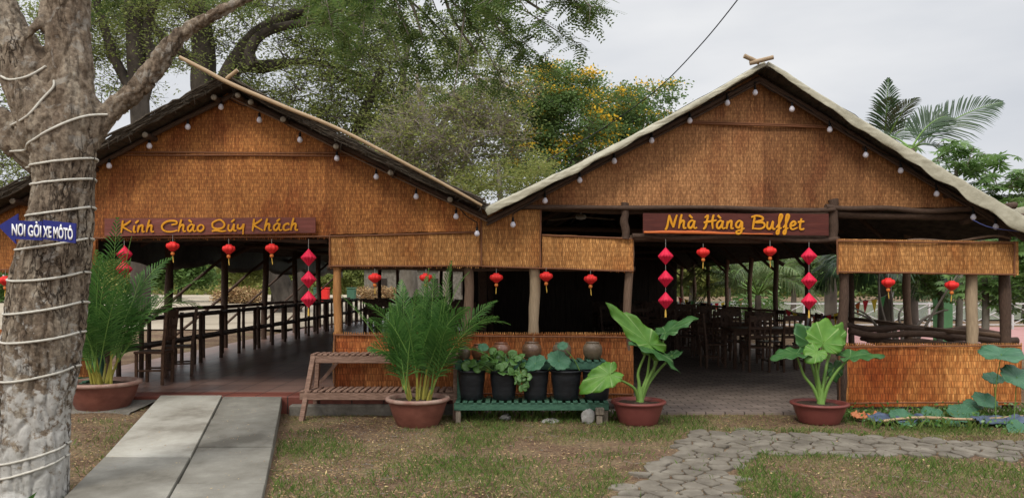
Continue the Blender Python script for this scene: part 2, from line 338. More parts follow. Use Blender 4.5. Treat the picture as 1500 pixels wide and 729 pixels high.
def bark_mat():
    m, nt, p = newmat('pale_cracked_bark'); L = nt.links
    t = nd(nt, 'ShaderNodeTexCoord'); mp = nd(nt, 'ShaderNodeMapping'); mp.inputs['Scale'].default_value = (1, 1, .27); L.new(t.outputs['Object'], mp.inputs[0])
    n0 = nd(nt, 'ShaderNodeTexNoise', Scale=7.0, Detail=5); L.new(mp.outputs[0], n0.inputs['Vector'])
    mix = nd(nt, 'ShaderNodeMixRGB'); mix.inputs[0].default_value = .33; L.new(mp.outputs[0], mix.inputs[1]); L.new(n0.outputs['Color'], mix.inputs[2])
    v = nd(nt, 'ShaderNodeTexVoronoi', feature='DISTANCE_TO_EDGE', Scale=13.0); L.new(mix.outputs[0], v.inputs['Vector'])
    crk = ramp(nt, v.outputs['Distance'], [(0.0, (.0, .0, .0)), (.07, (1, 1, 1))])
    n1 = nd(nt, 'ShaderNodeTexNoise', Scale=5.0, Detail=9, Roughness=.7); L.new(mp.outputs[0], n1.inputs['Vector'])
    base = ramp(nt, n1.outputs[0], [(.32, (.12, .086, .062)), (.45, (.22, .17, .125)), (.56, (.31, .255, .195)), (.68, (.42, .375, .305)), (.8, (.46, .42, .36))])
    n2 = nd(nt, 'ShaderNodeTexNoise', Scale=26.0, Detail=8, Roughness=.75); L.new(t.outputs['Object'], n2.inputs['Vector'])
    sp = ramp(nt, n2.outputs[0], [(.38, (.45, .42, .4)), (.62, (1.35, 1.34, 1.3))])
    mu = nd(nt, 'ShaderNodeMixRGB', blend_type='MULTIPLY'); mu.inputs[0].default_value = .9; L.new(base.outputs[0], mu.inputs[1]); L.new(sp.outputs[0], mu.inputs[2])
    n5 = nd(nt, 'ShaderNodeTexNoise', Scale=8.0, Detail=10, Roughness=.72, Distortion=.6); L.new(t.outputs['Object'], n5.inputs['Vector'])
    lk = ramp(nt, n5.outputs[0], [(.55, (0, 0, 0)), (.60, (.55, .55, .55))])
    mlk = nd(nt, 'ShaderNodeMixRGB'); L.new(lk.outputs[0], mlk.inputs[0]); L.new(mu.outputs[0], mlk.inputs[1]); mlk.inputs[2].default_value = (.40, .375, .33, 1)
    mu = mlk
    # old whitewash flaking from the foot of the trunk
    sz = nd(nt, 'ShaderNodeSeparateXYZ'); L.new(t.outputs['Object'], sz.inputs[0])
    mr = nd(nt, 'ShaderNodeMapRange'); mr.inputs['From Min'].default_value = 1.75; mr.inputs['From Max'].default_value = .3
    mr.inputs['To Min'].default_value = -.10; mr.inputs['To Max'].default_value = .20; L.new(sz.outputs['Z'], mr.inputs['Value'])
    n3 = nd(nt, 'ShaderNodeTexNoise', Scale=11.0, Detail=8, Roughness=.7); L.new(t.outputs['Object'], n3.inputs['Vector'])
    ad = nd(nt, 'ShaderNodeMath', operation='ADD'); L.new(n3.outputs[0], ad.inputs[0]); L.new(mr.outputs[0], ad.inputs[1])
    ww = ramp(nt, ad.outputs[0], [(.56, (0, 0, 0)), (.64, (1, 1, 1))])
    m2 = nd(nt, 'ShaderNodeMixRGB'); L.new(ww.outputs[0], m2.inputs[0]); L.new(mu.outputs[0], m2.inputs[1]); m2.inputs[2].default_value = (.54, .52, .48, 1)
    n4 = nd(nt, 'ShaderNodeTexNoise', Scale=3.0, Detail=4); L.new(mp.outputs[0], n4.inputs['Vector'])
    cm = ramp(nt, n4.outputs[0], [(.40, (0, 0, 0)), (.52, (1, 1, 1))])
    cinv = nd(nt, 'ShaderNodeMath', operation='MAXIMUM'); L.new(crk.outputs[0], cinv.inputs[0]); L.new(cm.outputs[0], cinv.inputs[1])
    m3 = nd(nt, 'ShaderNodeMixRGB'); m3.inputs[1].default_value = (.05, .035, .026, 1); L.new(cinv.outputs[0], m3.inputs[0]); L.new(m2.outputs[0], m3.inputs[2])
    L.new(m3.outputs[0], p.inputs['Base Color']); p.inputs['Roughness'].default_value = .92; p.inputs['Specular IOR Level'].default_value = .15
    b = nd(nt, 'ShaderNodeBump', Strength=.8, Distance=.03); L.new(cinv.outputs[0], b.inputs['Height'])
    b2 = nd(nt, 'ShaderNodeBump', Strength=.9, Distance=.025); L.new(n2.outputs[0], b2.inputs['Height']); L.new(b.outputs[0], b2.inputs['Normal'])
    b3 = nd(nt, 'ShaderNodeBump', Strength=.7, Distance=.05); L.new(n1.outputs[0], b3.inputs['Height']); L.new(b2.outputs[0], b3.inputs['Normal'])
    L.new(b3.outputs[0], p.inputs['Normal'])
    return m
M['bark'] = bark_mat()
M['bark_dark'] = simple('dark_bark', ((.03, .024, .019), (.10, .082, .066)), 2, (1, 1, .5), .95, .6, 10)
M['bark_grey'] = simple('grey_bark', ((.12, .10, .08), (.27, .24, .2)), 2, (1, 1, .5), .95, .5, 10)
M['twig'] = simple('pale_twig', ((.16, .13, .10), (.30, .26, .21)), 2, (1, 1, 1), .9, .2, 10)

def ground_mat():
    m, nt, p = newmat('dirt_ground'); L = nt.links
    t = nd(nt, 'ShaderNodeTexCoord')
    n = nd(nt, 'ShaderNodeTexNoise', Scale=1.5, Detail=9, Roughness=.72); L.new(t.outputs['Object'], n.inputs['Vector'])
    r = ramp(nt, n.outputs[0], [(.32, (.075, .046, .030)), (.45, (.155, .10, .066)), (.56, (.20, .145, .09)), (.68, (.13, .13, .05))])
    n2 = nd(nt, 'ShaderNodeTexNoise', Scale=26, Detail=9, Roughness=.85); L.new(t.outputs['Object'], n2.inputs['Vector'])
    r2 = ramp(nt, n2.outputs[0], [(.38, (.34, .31, .29)), (.5, (.9, .87, .84)), (.62, (1.6, 1.55, 1.45))])
    mu = nd(nt, 'ShaderNodeMixRGB', blend_type='MULTIPLY'); mu.inputs[0].default_value = .9; L.new(r.outputs[0], mu.inputs[1]); L.new(r2.outputs[0], mu.inputs[2])
    L.new(mu.outputs[0], p.inputs['Base Color']); p.inputs['Roughness'].default_value = .95; p.inputs['Specular IOR Level'].default_value = .15
    b = nd(nt, 'ShaderNodeBump', Strength=.9, Distance=.02); L.new(n2.outputs[0], b.inputs['Height']); L.new(b.outputs[0], p.inputs['Normal'])
    return m
M['ground'] = ground_mat()
M['road'] = simple('dusty_yard', [(.3, (.25, .205, .15)), (.5, (.35, .295, .22)), (.7, (.42, .36, .28))], .35, (1, 1, 1), .95, .3, 20, detail=10)
def brickfloor(name, c1, c2, mort, bw, rh, ms, rough, off=.5, spec=.3, n_amt=.6):
    m, nt, p = newmat(name); L = nt.links
    t = nd(nt, 'ShaderNodeTexCoord'); br = nd(nt, 'ShaderNodeTexBrick'); L.new(t.outputs['Object'], br.inputs['Vector'])
    br.inputs['Scale'].default_value = 1; br.inputs['Brick Width'].default_value = bw; br.inputs['Row Height'].default_value = rh
    br.inputs['Mortar Size'].default_value = ms; br.offset = off
    br.inputs['Color1'].default_value = (*c1, 1); br.inputs['Color2'].default_value = (*c2, 1); br.inputs['Mortar'].default_value = (*mort, 1)
    n = nd(nt, 'ShaderNodeTexNoise', Scale=1.6, Detail=8, Roughness=.7); L.new(t.outputs['Object'], n.inputs['Vector'])
    r = ramp(nt, n.outputs[0], [(.3, (.6, .58, .56)), (.7, (1.35, 1.35, 1.35))])
    mu = nd(nt, 'ShaderNodeMixRGB', blend_type='MULTIPLY'); mu.inputs[0].default_value = n_amt; L.new(br.outputs[0], mu.inputs[1]); L.new(r.outputs[0], mu.inputs[2])
    L.new(mu.outputs[0], p.inputs['Base Color']); p.inputs['Specular IOR Level'].default_value = spec
    rr = nd(nt, 'ShaderNodeMapRange'); rr.inputs['To Min'].default_value = rough-.12; rr.inputs['To Max'].default_value = rough+.15; L.new(n.outputs[0], rr.inputs['Value']); L.new(rr.outputs[0], p.inputs['Roughness'])
    b = nd(nt, 'ShaderNodeBump', Strength=.6, Distance=.006); b.invert = True; L.new(br.outputs['Fac'], b.inputs['Height']); L.new(b.outputs[0], p.inputs['Normal'])
    return m
M['tile'] = brickfloor('red_brown_tile', (.26, .155, .125), (.20, .12, .098), (.05, .035, .03), .4, .4, .010, .34, 0, .5)
M['tile_edge'] = brickfloor('red_edge_tile', (.20, .062, .042), (.16, .05, .036), (.05, .03, .025), .4, .4, .008, .5, 0)
M['paver'] = brickfloor('grey_brick_paver', (.24, .19, .16), (.17, .135, .115), (.07, .055, .046), .24, .12, .009, .8, .5, .2)

# leaves
M['lf_palm'] = leafmat('palm_leaf', [(.04, .12, .022), (.07, .175, .035), (.11, .235, .05), (.05, .14, .03)], 0.4, .45, .4)
M['lf_aloc'] = None
M['lf_rain'] = leafmat('rain_tree_leaf', [(.15, .19, .055), (.22, .265, .075), (.29, .33, .10), (.17, .215, .06)], 0.5, .6)
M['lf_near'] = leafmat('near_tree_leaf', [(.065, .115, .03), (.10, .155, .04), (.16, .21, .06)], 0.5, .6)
M['lf_olive'] = leafmat('olive_leaf', [(.22, .25, .07), (.30, .32, .09), (.18, .23, .06), (.36, .34, .11)], 0.5, .6)
M['lf_green'] = leafmat('green_leaf', [(.10, .17, .055), (.155, .235, .07), (.12, .195, .06)], 0.45, .55)
M['lf_light'] = leafmat('light_leaf', [(.11, .20, .06), (.16, .27, .075), (.13, .225, .065), (.20, .31, .10)], .4, .5)
M['lf_flower'] = leafmat('yellow_blossom', [(.80, .50, .03), (.85, .58, .06), (.75, .42, .02)], .3, .7)
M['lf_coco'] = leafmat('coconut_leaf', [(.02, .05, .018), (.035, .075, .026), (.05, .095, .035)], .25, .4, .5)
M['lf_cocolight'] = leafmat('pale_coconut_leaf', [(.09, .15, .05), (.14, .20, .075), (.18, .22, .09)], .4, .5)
M['lf_hyacinth'] = leafmat('hyacinth_leaf', [(.05, .14, .03), (.09, .2, .045), (.13, .26, .06)], .3, .35, .5)
M['grass'] = leafmat('grass_blade', [(.09, .15, .03), (.16, .20, .05), (.26, .24, .09), (.36, .29, .15), (.12, .17, .04)], .3, .7)
M['grassg'] = leafmat('green_grass_blade', [(.07, .135, .025), (.115, .19, .035), (.18, .23, .06)], .3, .7)
M['litter'] = leafmat('dry_litter', [(.16, .09, .05), (.34, .22, .11), (.46, .33, .17), (.24, .11, .05), (.6, .46, .22)], .1, .8)
M['pebble'] = leafmat('pebble', [(.12, .11, .10), (.25, .23, .21), (.18, .15, .12), (.34, .32, .29)], 0, .9)
def bladeleaf(name, c1, c2, vein, wscale=7):
    m, nt, p = newmat(name); L = nt.links
    t = nd(nt, 'ShaderNodeTexCoord')
    n = nd(nt, 'ShaderNodeTexNoise', Scale=9, Detail=5); L.new(t.outputs['Object'], n.inputs['Vector'])
    r = ramp(nt, n.outputs[0], [(.35, c1), (.65, c2)])
    s = nd(nt, 'ShaderNodeSeparateXYZ'); L.new(t.outputs['UV'], s.inputs[0])
    w = nd(nt, 'ShaderNodeMath', operation='MULTIPLY'); w.inputs[1].default_value = wscale*2*math.pi; L.new(s.outputs[0], w.inputs[0])
    c = nd(nt, 'ShaderNodeMath', operation='COSINE'); L.new(w.outputs[0], c.inputs[0])
    vr = ramp(nt, c.outputs[0], [(.94, (0, 0, 0)), (.995, (1, 1, 1))])
    mi = nd(nt, 'ShaderNodeMixRGB'); L.new(vr.outputs[0], mi.inputs[0]); L.new(r.outputs[0], mi.inputs[1]); mi.inputs[2].default_value = (*vein, 1)
    L.new(mi.outputs[0], p.inputs['Base Color']); p.inputs['Roughness'].default_value = .42; p.inputs['Specular IOR Level'].default_value = .35
    b = nd(nt, 'ShaderNodeBump', Strength=.5, Distance=.01); L.new(vr.outputs[0], b.inputs['Height']); L.new(b.outputs[0], p.inputs['Normal'])
    tr = nd(nt, 'ShaderNodeBsdfTranslucent'); L.new(mi.outputs[0], tr.inputs['Color'])
    ms = nd(nt, 'ShaderNodeMixShader'); ms.inputs[0].default_value = .3; L.new(p.outputs[0], ms.inputs[1]); L.new(tr.outputs[0], ms.inputs[2])
    L.new(ms.outputs[0], nt.nodes['Material Output'].inputs['Surface'])
    return m
M['ear_l'] = bladeleaf('bright_ear_leaf', (.085, .225, .025), (.14, .30, .042), (.27, .42, .13))
M['ear_d'] = bladeleaf('green_ear_leaf', (.04, .125, .035), (.07, .175, .05), (.17, .30, .12))
M['lotus'] = bladeleaf('lotus_leaf', (.055, .16, .085), (.09, .22, .12), (.13, .27, .16), 10)
M['petiole'] = simple('petiole', ((.11, .22, .04), (.20, .33, .08)), 5, (10, 2, 1), .45, .1, coord='UV')
M['stem_y'] = simple('yellow_stem', ((.26, .24, .04), (.46, .40, .09)), 4, (8, 2, 1), .45, .2, coord='UV')

# ------------------------------------------------------------------ setting: ground
Y0 = 9.5
FX = lambda px, Y=Y0: (px-750)*Y/F
FZ = lambda py, Y=Y0: CH+(HZ-py)*Y/F
def sstep(a, b, x):
    t = min(1, max(0, (x-a)/(b-a))); return t*t*(3-2*t)
def gz(x, y):
    z = .13*sstep(-3.3, -4.6, x)*sstep(6.8, 8.8, y)
    if x < -6.5: z += .10*sstep(-6.6, -8, x)*sstep(10, 25, y)
    z += .012*noise.noise(Vector((x*1.3, y*1.3, 0)))*sstep(60, 20, y)
    return z
mb = MB()
xs = sorted(set(list(np.arange(-9, 9.01, .25))+[-400, -200, -100, -60, -40, -30, -24, -20, -17, -15, -13, -12, -11, -10, 10, 11, 12, 13, 15, 17, 20, 24, 30, 40, 60, 100, 200, 400]))
ys = sorted(set(list(np.arange(3, 11.01, .25))+[-60, -30, -15, -5, 0, 2, 12, 13, 14, 16, 18, 20, 23, 26, 30, 35, 40, 50, 70, 100, 150, 250, 500, 900]))
for y in ys:
    for x in xs: mb.v.append((x, y, gz(x, y)))
nx = len(xs)
for j in range(len(ys)-1):
    for i in range(nx-1):
        a = j*nx+i; mb.face((a, a+1, a+nx+1, a+nx), None, True)
tag(mb.build('ground', M['ground']), kind='structure')
mb = MB()    # dusty yard beyond the left hall
mb.grid(lambda u, v: Vector((-90+u*(83+2*math.sin(v*9)), 23+v*90, .262+.02*v)), 20, 20)
tag(mb.build('road', M['road']), kind='structure')
mb = MB(); mb.grid(lambda u, v: Vector((9.2+u*30, 16.5+v*12, .03)), 4, 4)
tag(mb.build('pavement', M['pinkpave']), kind='structure')
mb = MB(); mb.grid(lambda u, v: Vector((2+u*60, 34+v*40, .06)), 6, 6)
tag(mb.build('water', M['pondwater']), kind='structure')

# floors
ZL, ZR, YB = .22, .035, 30.0
mb = MB(); mb.box((-3.55, (9.75+YB)/2, ZL/2-.05), (6.4, YB-9.75, ZL+.1)); fl = tag(mb.build('floor', M['tile']), kind='structure')
mb = MB(); mb.box((-3.55, 9.56, ZL/2-.05), (6.4, .376, ZL+.1), bev=.012); tag(mb.build('floor_edge', M['tile_edge']), kind='structure')
mb = MB(); mb.box((3.1, (9.30+YB)/2, ZR-.1), (6.9, YB-9.30, .2)); tag(mb.build('floor_pavers', M['paver']), kind='structure')
mb = MB()
mb.box((-1.6, 9.30, .03), (2.3, .12, .20), bev=.02)
tag(mb.build('kerb', M['kerb']), kind='structure')

# ramp of concrete slabs
ramp_dz = [0]
def ramp_slab(f0, f1, l0, l1, r0, r1, m, nm='ramp_slab'):
    """f: fraction along; l/r: x at near and far end of the whole ramp"""
    Ya, Yb, za, zb = 4.6, 9.36, .01, .20
    s = MB(); c = []
    for f in (f0+.003, f1-.003):
        y = Ya+(Yb-Ya)*f; z = za+.04+(zb-za)*f**1.5+ramp_dz[0]
        c.append([Vector((l0+(l1-l0)*f, y, z)), Vector((r0+(r1-r0)*f, y, z))])
    t = Vector((0, 0, -.13))
    A, B, C, D = c[0][0], c[0][1], c[1][1], c[1][0]
    e = .012
    def inset(p, q, amt): return p+(q-p).normalized()*amt
    top = [inset(A, C, e), inset(B, D, e), inset(C, A, e), inset(D, B, e)]
    mid = [p+Vector((0, 0, -.012)) for p in (A, B, C, D)]; bot = [p+t for p in (A, B, C, D)]
    b = len(s.v)
    for ring in (top, mid, bot): s.v += [tuple(p) for p in ring]
    s.face((b, b+1, b+2, b+3))
    for r_ in (0, 4):
        for i in range(4):
            j = (i+1) % 4; s.face((b+r_+i, b+r_+4+i, b+r_+4+j, b+r_+j))
    tag(s.build(nm, m), kind='structure')
def rx(px_b, px_t):   # x at near (Y4.6) and far (Y9.36) ends from columns at rows 729 and 577
    xb = (px_b-750)*5.62/F; xt = (px_t-750)*9.36/F
    k = (xt-xb)/(9.36-5.62); return xb-k*1.02, xt
l0, l1 = rx(105, 236); m0, m1 = rx(252, 326); n0_, n1_ = rx(386, 413)
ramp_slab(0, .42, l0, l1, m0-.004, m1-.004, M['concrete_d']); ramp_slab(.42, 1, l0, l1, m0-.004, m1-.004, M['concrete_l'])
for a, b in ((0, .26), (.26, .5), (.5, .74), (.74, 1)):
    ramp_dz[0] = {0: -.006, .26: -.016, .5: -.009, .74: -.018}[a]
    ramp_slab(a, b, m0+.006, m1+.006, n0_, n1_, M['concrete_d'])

# stone path
def in_poly(x, y, P_):
    c = False; n = len(P_)
    for i in range(n):
        x1, y1 = P_[i]; x2, y2 = P_[(i+1) % n]
        if (y1 > y) != (y2 > y) and x < (x2-x1)*(y-y1)/(y2-y1)+x1: c = not c
    return c
pathA = [(-.2, 3.6), (.66, 5.6), (1.15, 6.5), (1.62, 7.5), (1.95, 8.2), (2.6, 8.25), (2.25, 7.0), (1.95, 6.5), (1.66, 5.6), (1.2, 3.6)]
pathB = [(2.0, 7.2), (2.3, 8.2), (3.4, 8.05), (5.2, 7.62), (9, 7.0), (9, 6.2), (4.5, 6.85), (3.0, 7.1)]
mb = MB(); cs = .165; pts = {}
for i in range(-10, 70):
    for j in range(0, 52):
        pts[(i, j)] = (-.4+(i+.5*(j % 2))*cs*1.25+random.uniform(-.085, .085), 3.4+j*cs*.95+random.uniform(-.065, .065))
for (i, j), (x, y) in pts.items():
    if not (in_poly(x, y, pathA) or in_poly(x, y, pathB)): continue
    poly = [(x-.4, y-.4), (x+.4, y-.4), (x+.4, y+.4), (x-.4, y+.4)]
    for di in range(-2, 3):
        for dj in range(-2, 3):
            q = pts.get((i+di, j+dj))
            if (di, dj) == (0, 0) or q is None: continue
            mx_, my_ = (x+q[0])/2, (y+q[1])/2; nx_, ny_ = q[0]-x, q[1]-y
            ln = math.hypot(nx_, ny_); gap = .009
            d = lambda p: ((p[0]-mx_)*nx_+(p[1]-my_)*ny_)/ln+gap
            new = []
            for k in range(len(poly)):
                a, b = poly[k], poly[(k+1) % len(poly)]; da, db = d(a), d(b)
                if da <= 0: new.append(a)
                if (da <= 0) != (db <= 0):
                    tt = da/(da-db); new.append((a[0]+(b[0]-a[0])*tt, a[1]+(b[1]-a[1])*tt))
            poly = new
            if not poly: break
        if not poly: break
    if len(poly) < 3: continue
    # round the outline
    rp = []
    for k in range(len(poly)):
        a, b = Vector(poly[k]), Vector(poly[(k+1) % len(poly)])
        if (b-a).length < .015: rp.append((a+b)/2); continue
        rp.append(a.lerp(b, .18)); rp.append(a.lerp(b, .5)+Vector((random.uniform(-.006, .006), random.uniform(-.006, .006)))); rp.append(a.lerp(b, .82))
    zt = .020+random.uniform(-.006, .006); tx, ty = random.uniform(-.05, .05), random.uniform(-.05, .05)
    n = len(rp); b0 = len(mb.v); cc = Vector((x, y))
    for sc_, z in ((1.0, -.02), (1.0, zt-.008), (.955, zt)):
        for p in rp:
            q = cc+(p-cc)*sc_; mb.v.append((q.x, q.y, gz(q.x, q.y)+z+(q.x-x)*tx+(q.y-y)*ty))
    for r_ in range(2):
        for k in range(n):
            k2 = (k+1) % n; mb.face((b0+r_*n+k, b0+r_*n+k2, b0+(r_+1)*n+k2, b0+(r_+1)*n+k))
    mb.face([b0+2*n+k for k in range(n)])
tag(mb.build('path', M['stone']), kind='structure')

# ------------------------------------------------------------------ left hall and right hall
def mat_panel(name, x0, x1, topf, botf, Y, m, parent, wav=.010, fringe=0.0, rag=.006, seed=0, th=.012):
    """woven mat hanging in the facade plane; topf / botf give z over x"""
    nu = max(6, int((x1-x0)/.07)); nv = 12
    s = MB()
    def pt(u, v, yo=0):
        x = x0+(x1-x0)*u; a, b = botf(x), topf(x)
        if v in (0, 1): e = noise.noise(Vector((x*25, seed, v*9)))*rag*2
        else: e = 0
        z = a+(b-a)*v+e
        w = wav*noise.noise(Vector((x*1.7, z*1.9, seed)))*2+wav*.5*noise.noise(Vector((x*6, z*1.2, seed+3)))
        return Vector((x, Y-w+yo, z))
    s.grid(lambda u, v: pt(u, v), nu, nv)
    s.grid(lambda u, v: pt(1-u, v, th), nu, nv)
    # closed rim between the front and back faces
    for v in (0, 1): s.grid((lambda vv: (lambda u, w: pt(u, vv, th*w) if vv == 1 else pt(1-u, vv, th*w)))(v), nu, 1)
    for u in (0, 1): s.grid((lambda uu: (lambda v, w: pt(uu, v if uu == 0 else 1-v, th*w)))(u), nv, 1)
    if fringe:
        x = x0
        while x < x1-.02:
            w = .022; z = botf(x); L = fringe*random.uniform(.5, 1.25)
            b = len(s.v); yy = pt((x-x0)/(x1-x0), .0).y-.002
            s.v += [(x, yy, z+.012), (x+w*.9, yy, z+.012), (x+w*.75, yy-.004, z-L), (x+w*.2, yy-.004, z-L),
                    (x, yy+.008, z+.012), (x+w*.9, yy+.008, z+.012), (x+w*.75, yy+.004, z-L), (x+w*.2, yy+.004, z-L)]
            for q in ((3, 2, 1, 0), (4, 5, 6, 7), (2, 3, 7, 6), (1, 2, 6, 5), (3, 0, 4, 7)): s.face([b+i for i in q])
            x += w*random.uniform(1.0, 1.35)
    return s.build(name, m, parent)
def C(z): return lambda x: z
def LN(pa, pb):   # line through two facade pixels -> z(x)
    (a, b), (c, d) = pa, pb
    xa, xb, za, zb = FX(a), FX(c), FZ(b), FZ(d)
    return lambda x: za+(zb-za)*(x-xa)/(xb-xa)
def log(name, a, b, r, m, parent, seed=0, n=10, wob=.012, rv=.12, sides=10):
    p, rr = logpts(a, b, n, wob, r, rv, seed); s = MB(); s.tube(p, rr, sides); return s.build(name, m, parent)
SEED = [0]
def sd_(): SEED[0] += 1; return SEED[0]*1.37

hallL = thing('restaurant_hall', 'left open-sided hall with orange woven gable and dark thatched roof edge', 'hall', (FX(330), Y0, 0))
hallR = thing('restaurant_hall', 'right open-sided hall with brown woven gable and beige tarp wrapped over its roof edge', 'hall', (FX(1120), Y0, 0))

# --- mats, left
topL = lambda x: min(LN((322, 131), (705, 318))(x), LN((322, 131), (0, 303))(x))
xL0 = FX(-60)
mat_panel('gable_mat', xL0, FX(143), topL, C(FZ(396)), Y0, M['mat_l'], hallL, fringe=.03, seed=1)
mat_panel('gable_mat', FX(143), FX(482), lambda x: topL(x), LN((143, 347), (482, 345)), Y0+.002, M['mat_l'], hallL, fringe=.04, seed=2)
mat_panel('gable_mat', FX(482), FX(705), lambda x: topL(x), LN((482, 343), (705, 338)), Y0+.003, M['mat_l'], hallL, seed=3)
mat_panel('lower_mat', FX(484), FX(704), LN((484, 345), (704, 339)), C(FZ(389)), Y0-.015, M['mat_y'], hallL, fringe=.03, seed=4)
mat_panel('corner_mat', FX(125), FX(142), C(FZ(350)), C(FZ(397)), Y0-.03, M['mat_l'], hallL, seed=41)
mat_panel('parapet_mat', FX(-60), FX(132), C(FZ(482)), C(FZ(583)), Y0, M['mat_p'], hallL, seed=5)
# --- mats, middle and right
mat_panel('lower_mat', FX(706), FX(792), C(FZ(307)), C(FZ(389)), Y0-.012, M['mat_y'], hallR, fringe=.03, seed=6)
mat_panel('lower_mat', FX(794), FX(928), LN((794, 343), (928, 349)), LN((794, 390), (928, 396)), Y0-.014, M['mat_y'], hallR, fringe=.03, seed=7)
topR = lambda x: min(LN((720, 328), (1112, 104))(x), LN((1118, 104), (1480, 325))(x))
def gabR(px0, px1, sd): mat_panel('gable_mat', FX(px0), FX(px1), topR, lambda x: min(topR(x)-.01, FZ(304)), Y0+.01, M['mat_r'], hallR, seed=sd, rag=.004)
gabR(764, 1120, 8); gabR(1120, 1436, 9)
mat_panel('panel_mat', FX(1225), FX(1487), LN((1225, 350), (1487, 354)), LN((1225, 400), (1487, 403)), Y0-.06, M['mat_y'], hallR, wav=.014, seed=10)
mat_panel('parapet_mat', FX(489), FX(928), C(FZ(489)), C(FZ(583)), Y0, M['mat_p'], hallR, fringe=.0, seed=11, wav=.012)
mat_panel('parapet_mat', FX(1229), FX(1494), LN((1229, 505), (1494, 504)), LN((1229, 596), (1494, 592)), Y0-.03, M['mat_rp'], hallR, seed=12, wav=.018)
# top-edge tufts of the parapets
for (a, b, z, yy, nm) in ((489, 928, FZ(488.5), Y0, 'a'), (1229, 1494, FZ(504), Y0-.03, 'b')):
    s = MB(); x = FX(a)
    while x < FX(b):
        s.box((x, yy, z+.004), (.012, .012, .022+random.uniform(0, .016))); x += random.uniform(.02, .034)
    tag(s.build('mat_edge_tufts', M['mat_y'], hallR), kind='stuff')
# cane strips pinning the mats
def strip(pa, pb, Y, r, m, parent, wob=.004, sides=7): return log('cane_strip', P(*pa, Y), P(*pb, Y), r, m, parent, sd_(), 14, wob, .15, sides)
for pa, pb, par in (((165, 227), (520, 228), hallL), ((163, 223), (515, 224.5), hallL), ((130, 349), (482, 346), hallL), ((482, 346), (705, 340), hallL),
                    ((484, 389.5), (704, 389.5), hallL), ((483, 343), (483, 391), hallL), ((143, 348), (125, 349), hallL), ((-60, 395), (142, 395), hallL),
                    ((985, 177), (1280, 187), hallR), ((990, 180), (1275, 189), hallR), ((706, 390), (928, 397), hallR), ((792, 305), (792, 391), hallR), ((794, 344), (928, 350), hallR),
                    ((489, 490), (928, 494), hallR), ((490, 489), (490, 583), hallR), ((489, 575), (928, 577), hallR),
                    ((1225, 353), (1487, 356), hallR), ((1225, 398), (1487, 402), hallR), ((1226, 350), (1227, 402), hallR), ((1486, 353), (1486, 405), hallR),
                    ((1229, 508), (1496, 506), hallR), ((1229, 590), (1494, 589), hallR), ((1230, 505), (1230, 596), hallR), ((705, 305), (705, 390), hallL)):
    strip(pa, pb, Y0-.03 if pa[0] < 1200 else Y0-.085, .011, M['strip'], par)
# big beams of the facade
for pa, pb, r, par, m in (((700, 303), (1130, 311), .042, hallR, 'log'), ((1080, 308), (1500, 318), .045, hallR, 'log'), ((928, 349), (1228, 352), .05, hallR, 'log'),
                          ((1410, 322), (1487, 302), .05, hallR, 'log'), ((-60, 347), (480, 352), .035, hallL, 'log'), ((480, 392), (930, 394), .035, hallR, 'log')):
    log('beam', P(*pa, Y0+.12), P(*pb, Y0+.12), r, M[m], par, sd_(), 16, .03, .12)
log('beam', P(757, 302, Y0-.06), P(1222, 306, Y0-.06), .030, M['log'], hallR, sd_(), 18, .02, .15)
log('beam', P(926, 346, Y0-.05), P(1226, 350, Y0-.05), .034, M['log'], hallR, sd_(), 18, .03, .15)
log('beam', P(1210, 303, Y0-.07), P(1480, 313, Y0-.07), .034, M['log'], hallR, sd_(), 18, .06, .15)
log('beam', P(1330, 352, Y0-.02), P(1480, 350, Y0-.02), .014, M['logm'], hallR, sd_(), 12, .03, .15)
# facade posts
def post(px, pyt, pyb, Y, r, m, par, dx=0): return log('post', P(px+dx, pyt, Y), P(px, pyb, Y), r, M[m], par, sd_(), 9, .02, .1)
post(494, 388, 560, Y0+.06, .052, 'log3', hallL); post(138, 340, 560, Y0+.08, .055, 'logm', hallL)
post(686, 385, 575, Y0+.10, .065, 'logm', hallR, -1); post(782, 388, 575, Y0+.10, .07, 'log2', hallR); post(920, 345, 600, Y0+.06, .052, 'logm', hallR, 1)
post(916, 297, 350, Y0-.01, .05, 'log', hallR)
post(1233, 392, 601, Y0+.02, .062, 'log', hallR, 3); post(1220, 293, 352, Y0+.0, .058, 'log', hallR)
post(1424, 390, 598, Y0+.10, .068, 'log2', hallR, -1); post(1476, 300, 598, Y0+.10, .066, 'log', hallR, -6)
post(708, 300, 395, Y0+.08, .04, 'log', hallL)
# side and inner posts
XLs, XRs = -6.4, 6.28
for i, y in enumerate(np.arange(11.25, 30.1, 2.72)):
    log('post', (XLs, y, 0), (XLs+.03*math.sin(i*7), y, 2.75), .075, M['log'], hallL, sd_(), 9, .02, .1)
    if i % 2 == 1:
        log('post', (-.55, y, 0), (-.55, y, 3.0), .08, M['log'], hallL, sd_(), 9, .02, .1)
for i, y in enumerate(np.arange(11.9, 28.1, 2.0)):
    log('post', (XRs, y, 0), (XRs+.05*math.sin(i*5), y, 2.9), .06, M['logm' if i > 3 or i == 0 else 'log'], hallR, sd_(), 9, .035, .12)
    # knee braces
    log('brace', (XRs, y, 1.95), (XRs-.95, y+.02, 2.85), .035, M['log'], hallR, sd_(), 6, .03, .12)
for y in (13.5, 19.5, 25.5):
    for x in (XLs+1.9, -2.4): log('post', (x, y if y > 20 else 29.6, 0), (x, y if y > 20 else 29.6, 3.3), .06, M['log'], hallL, sd_(), 8, .03, .12)
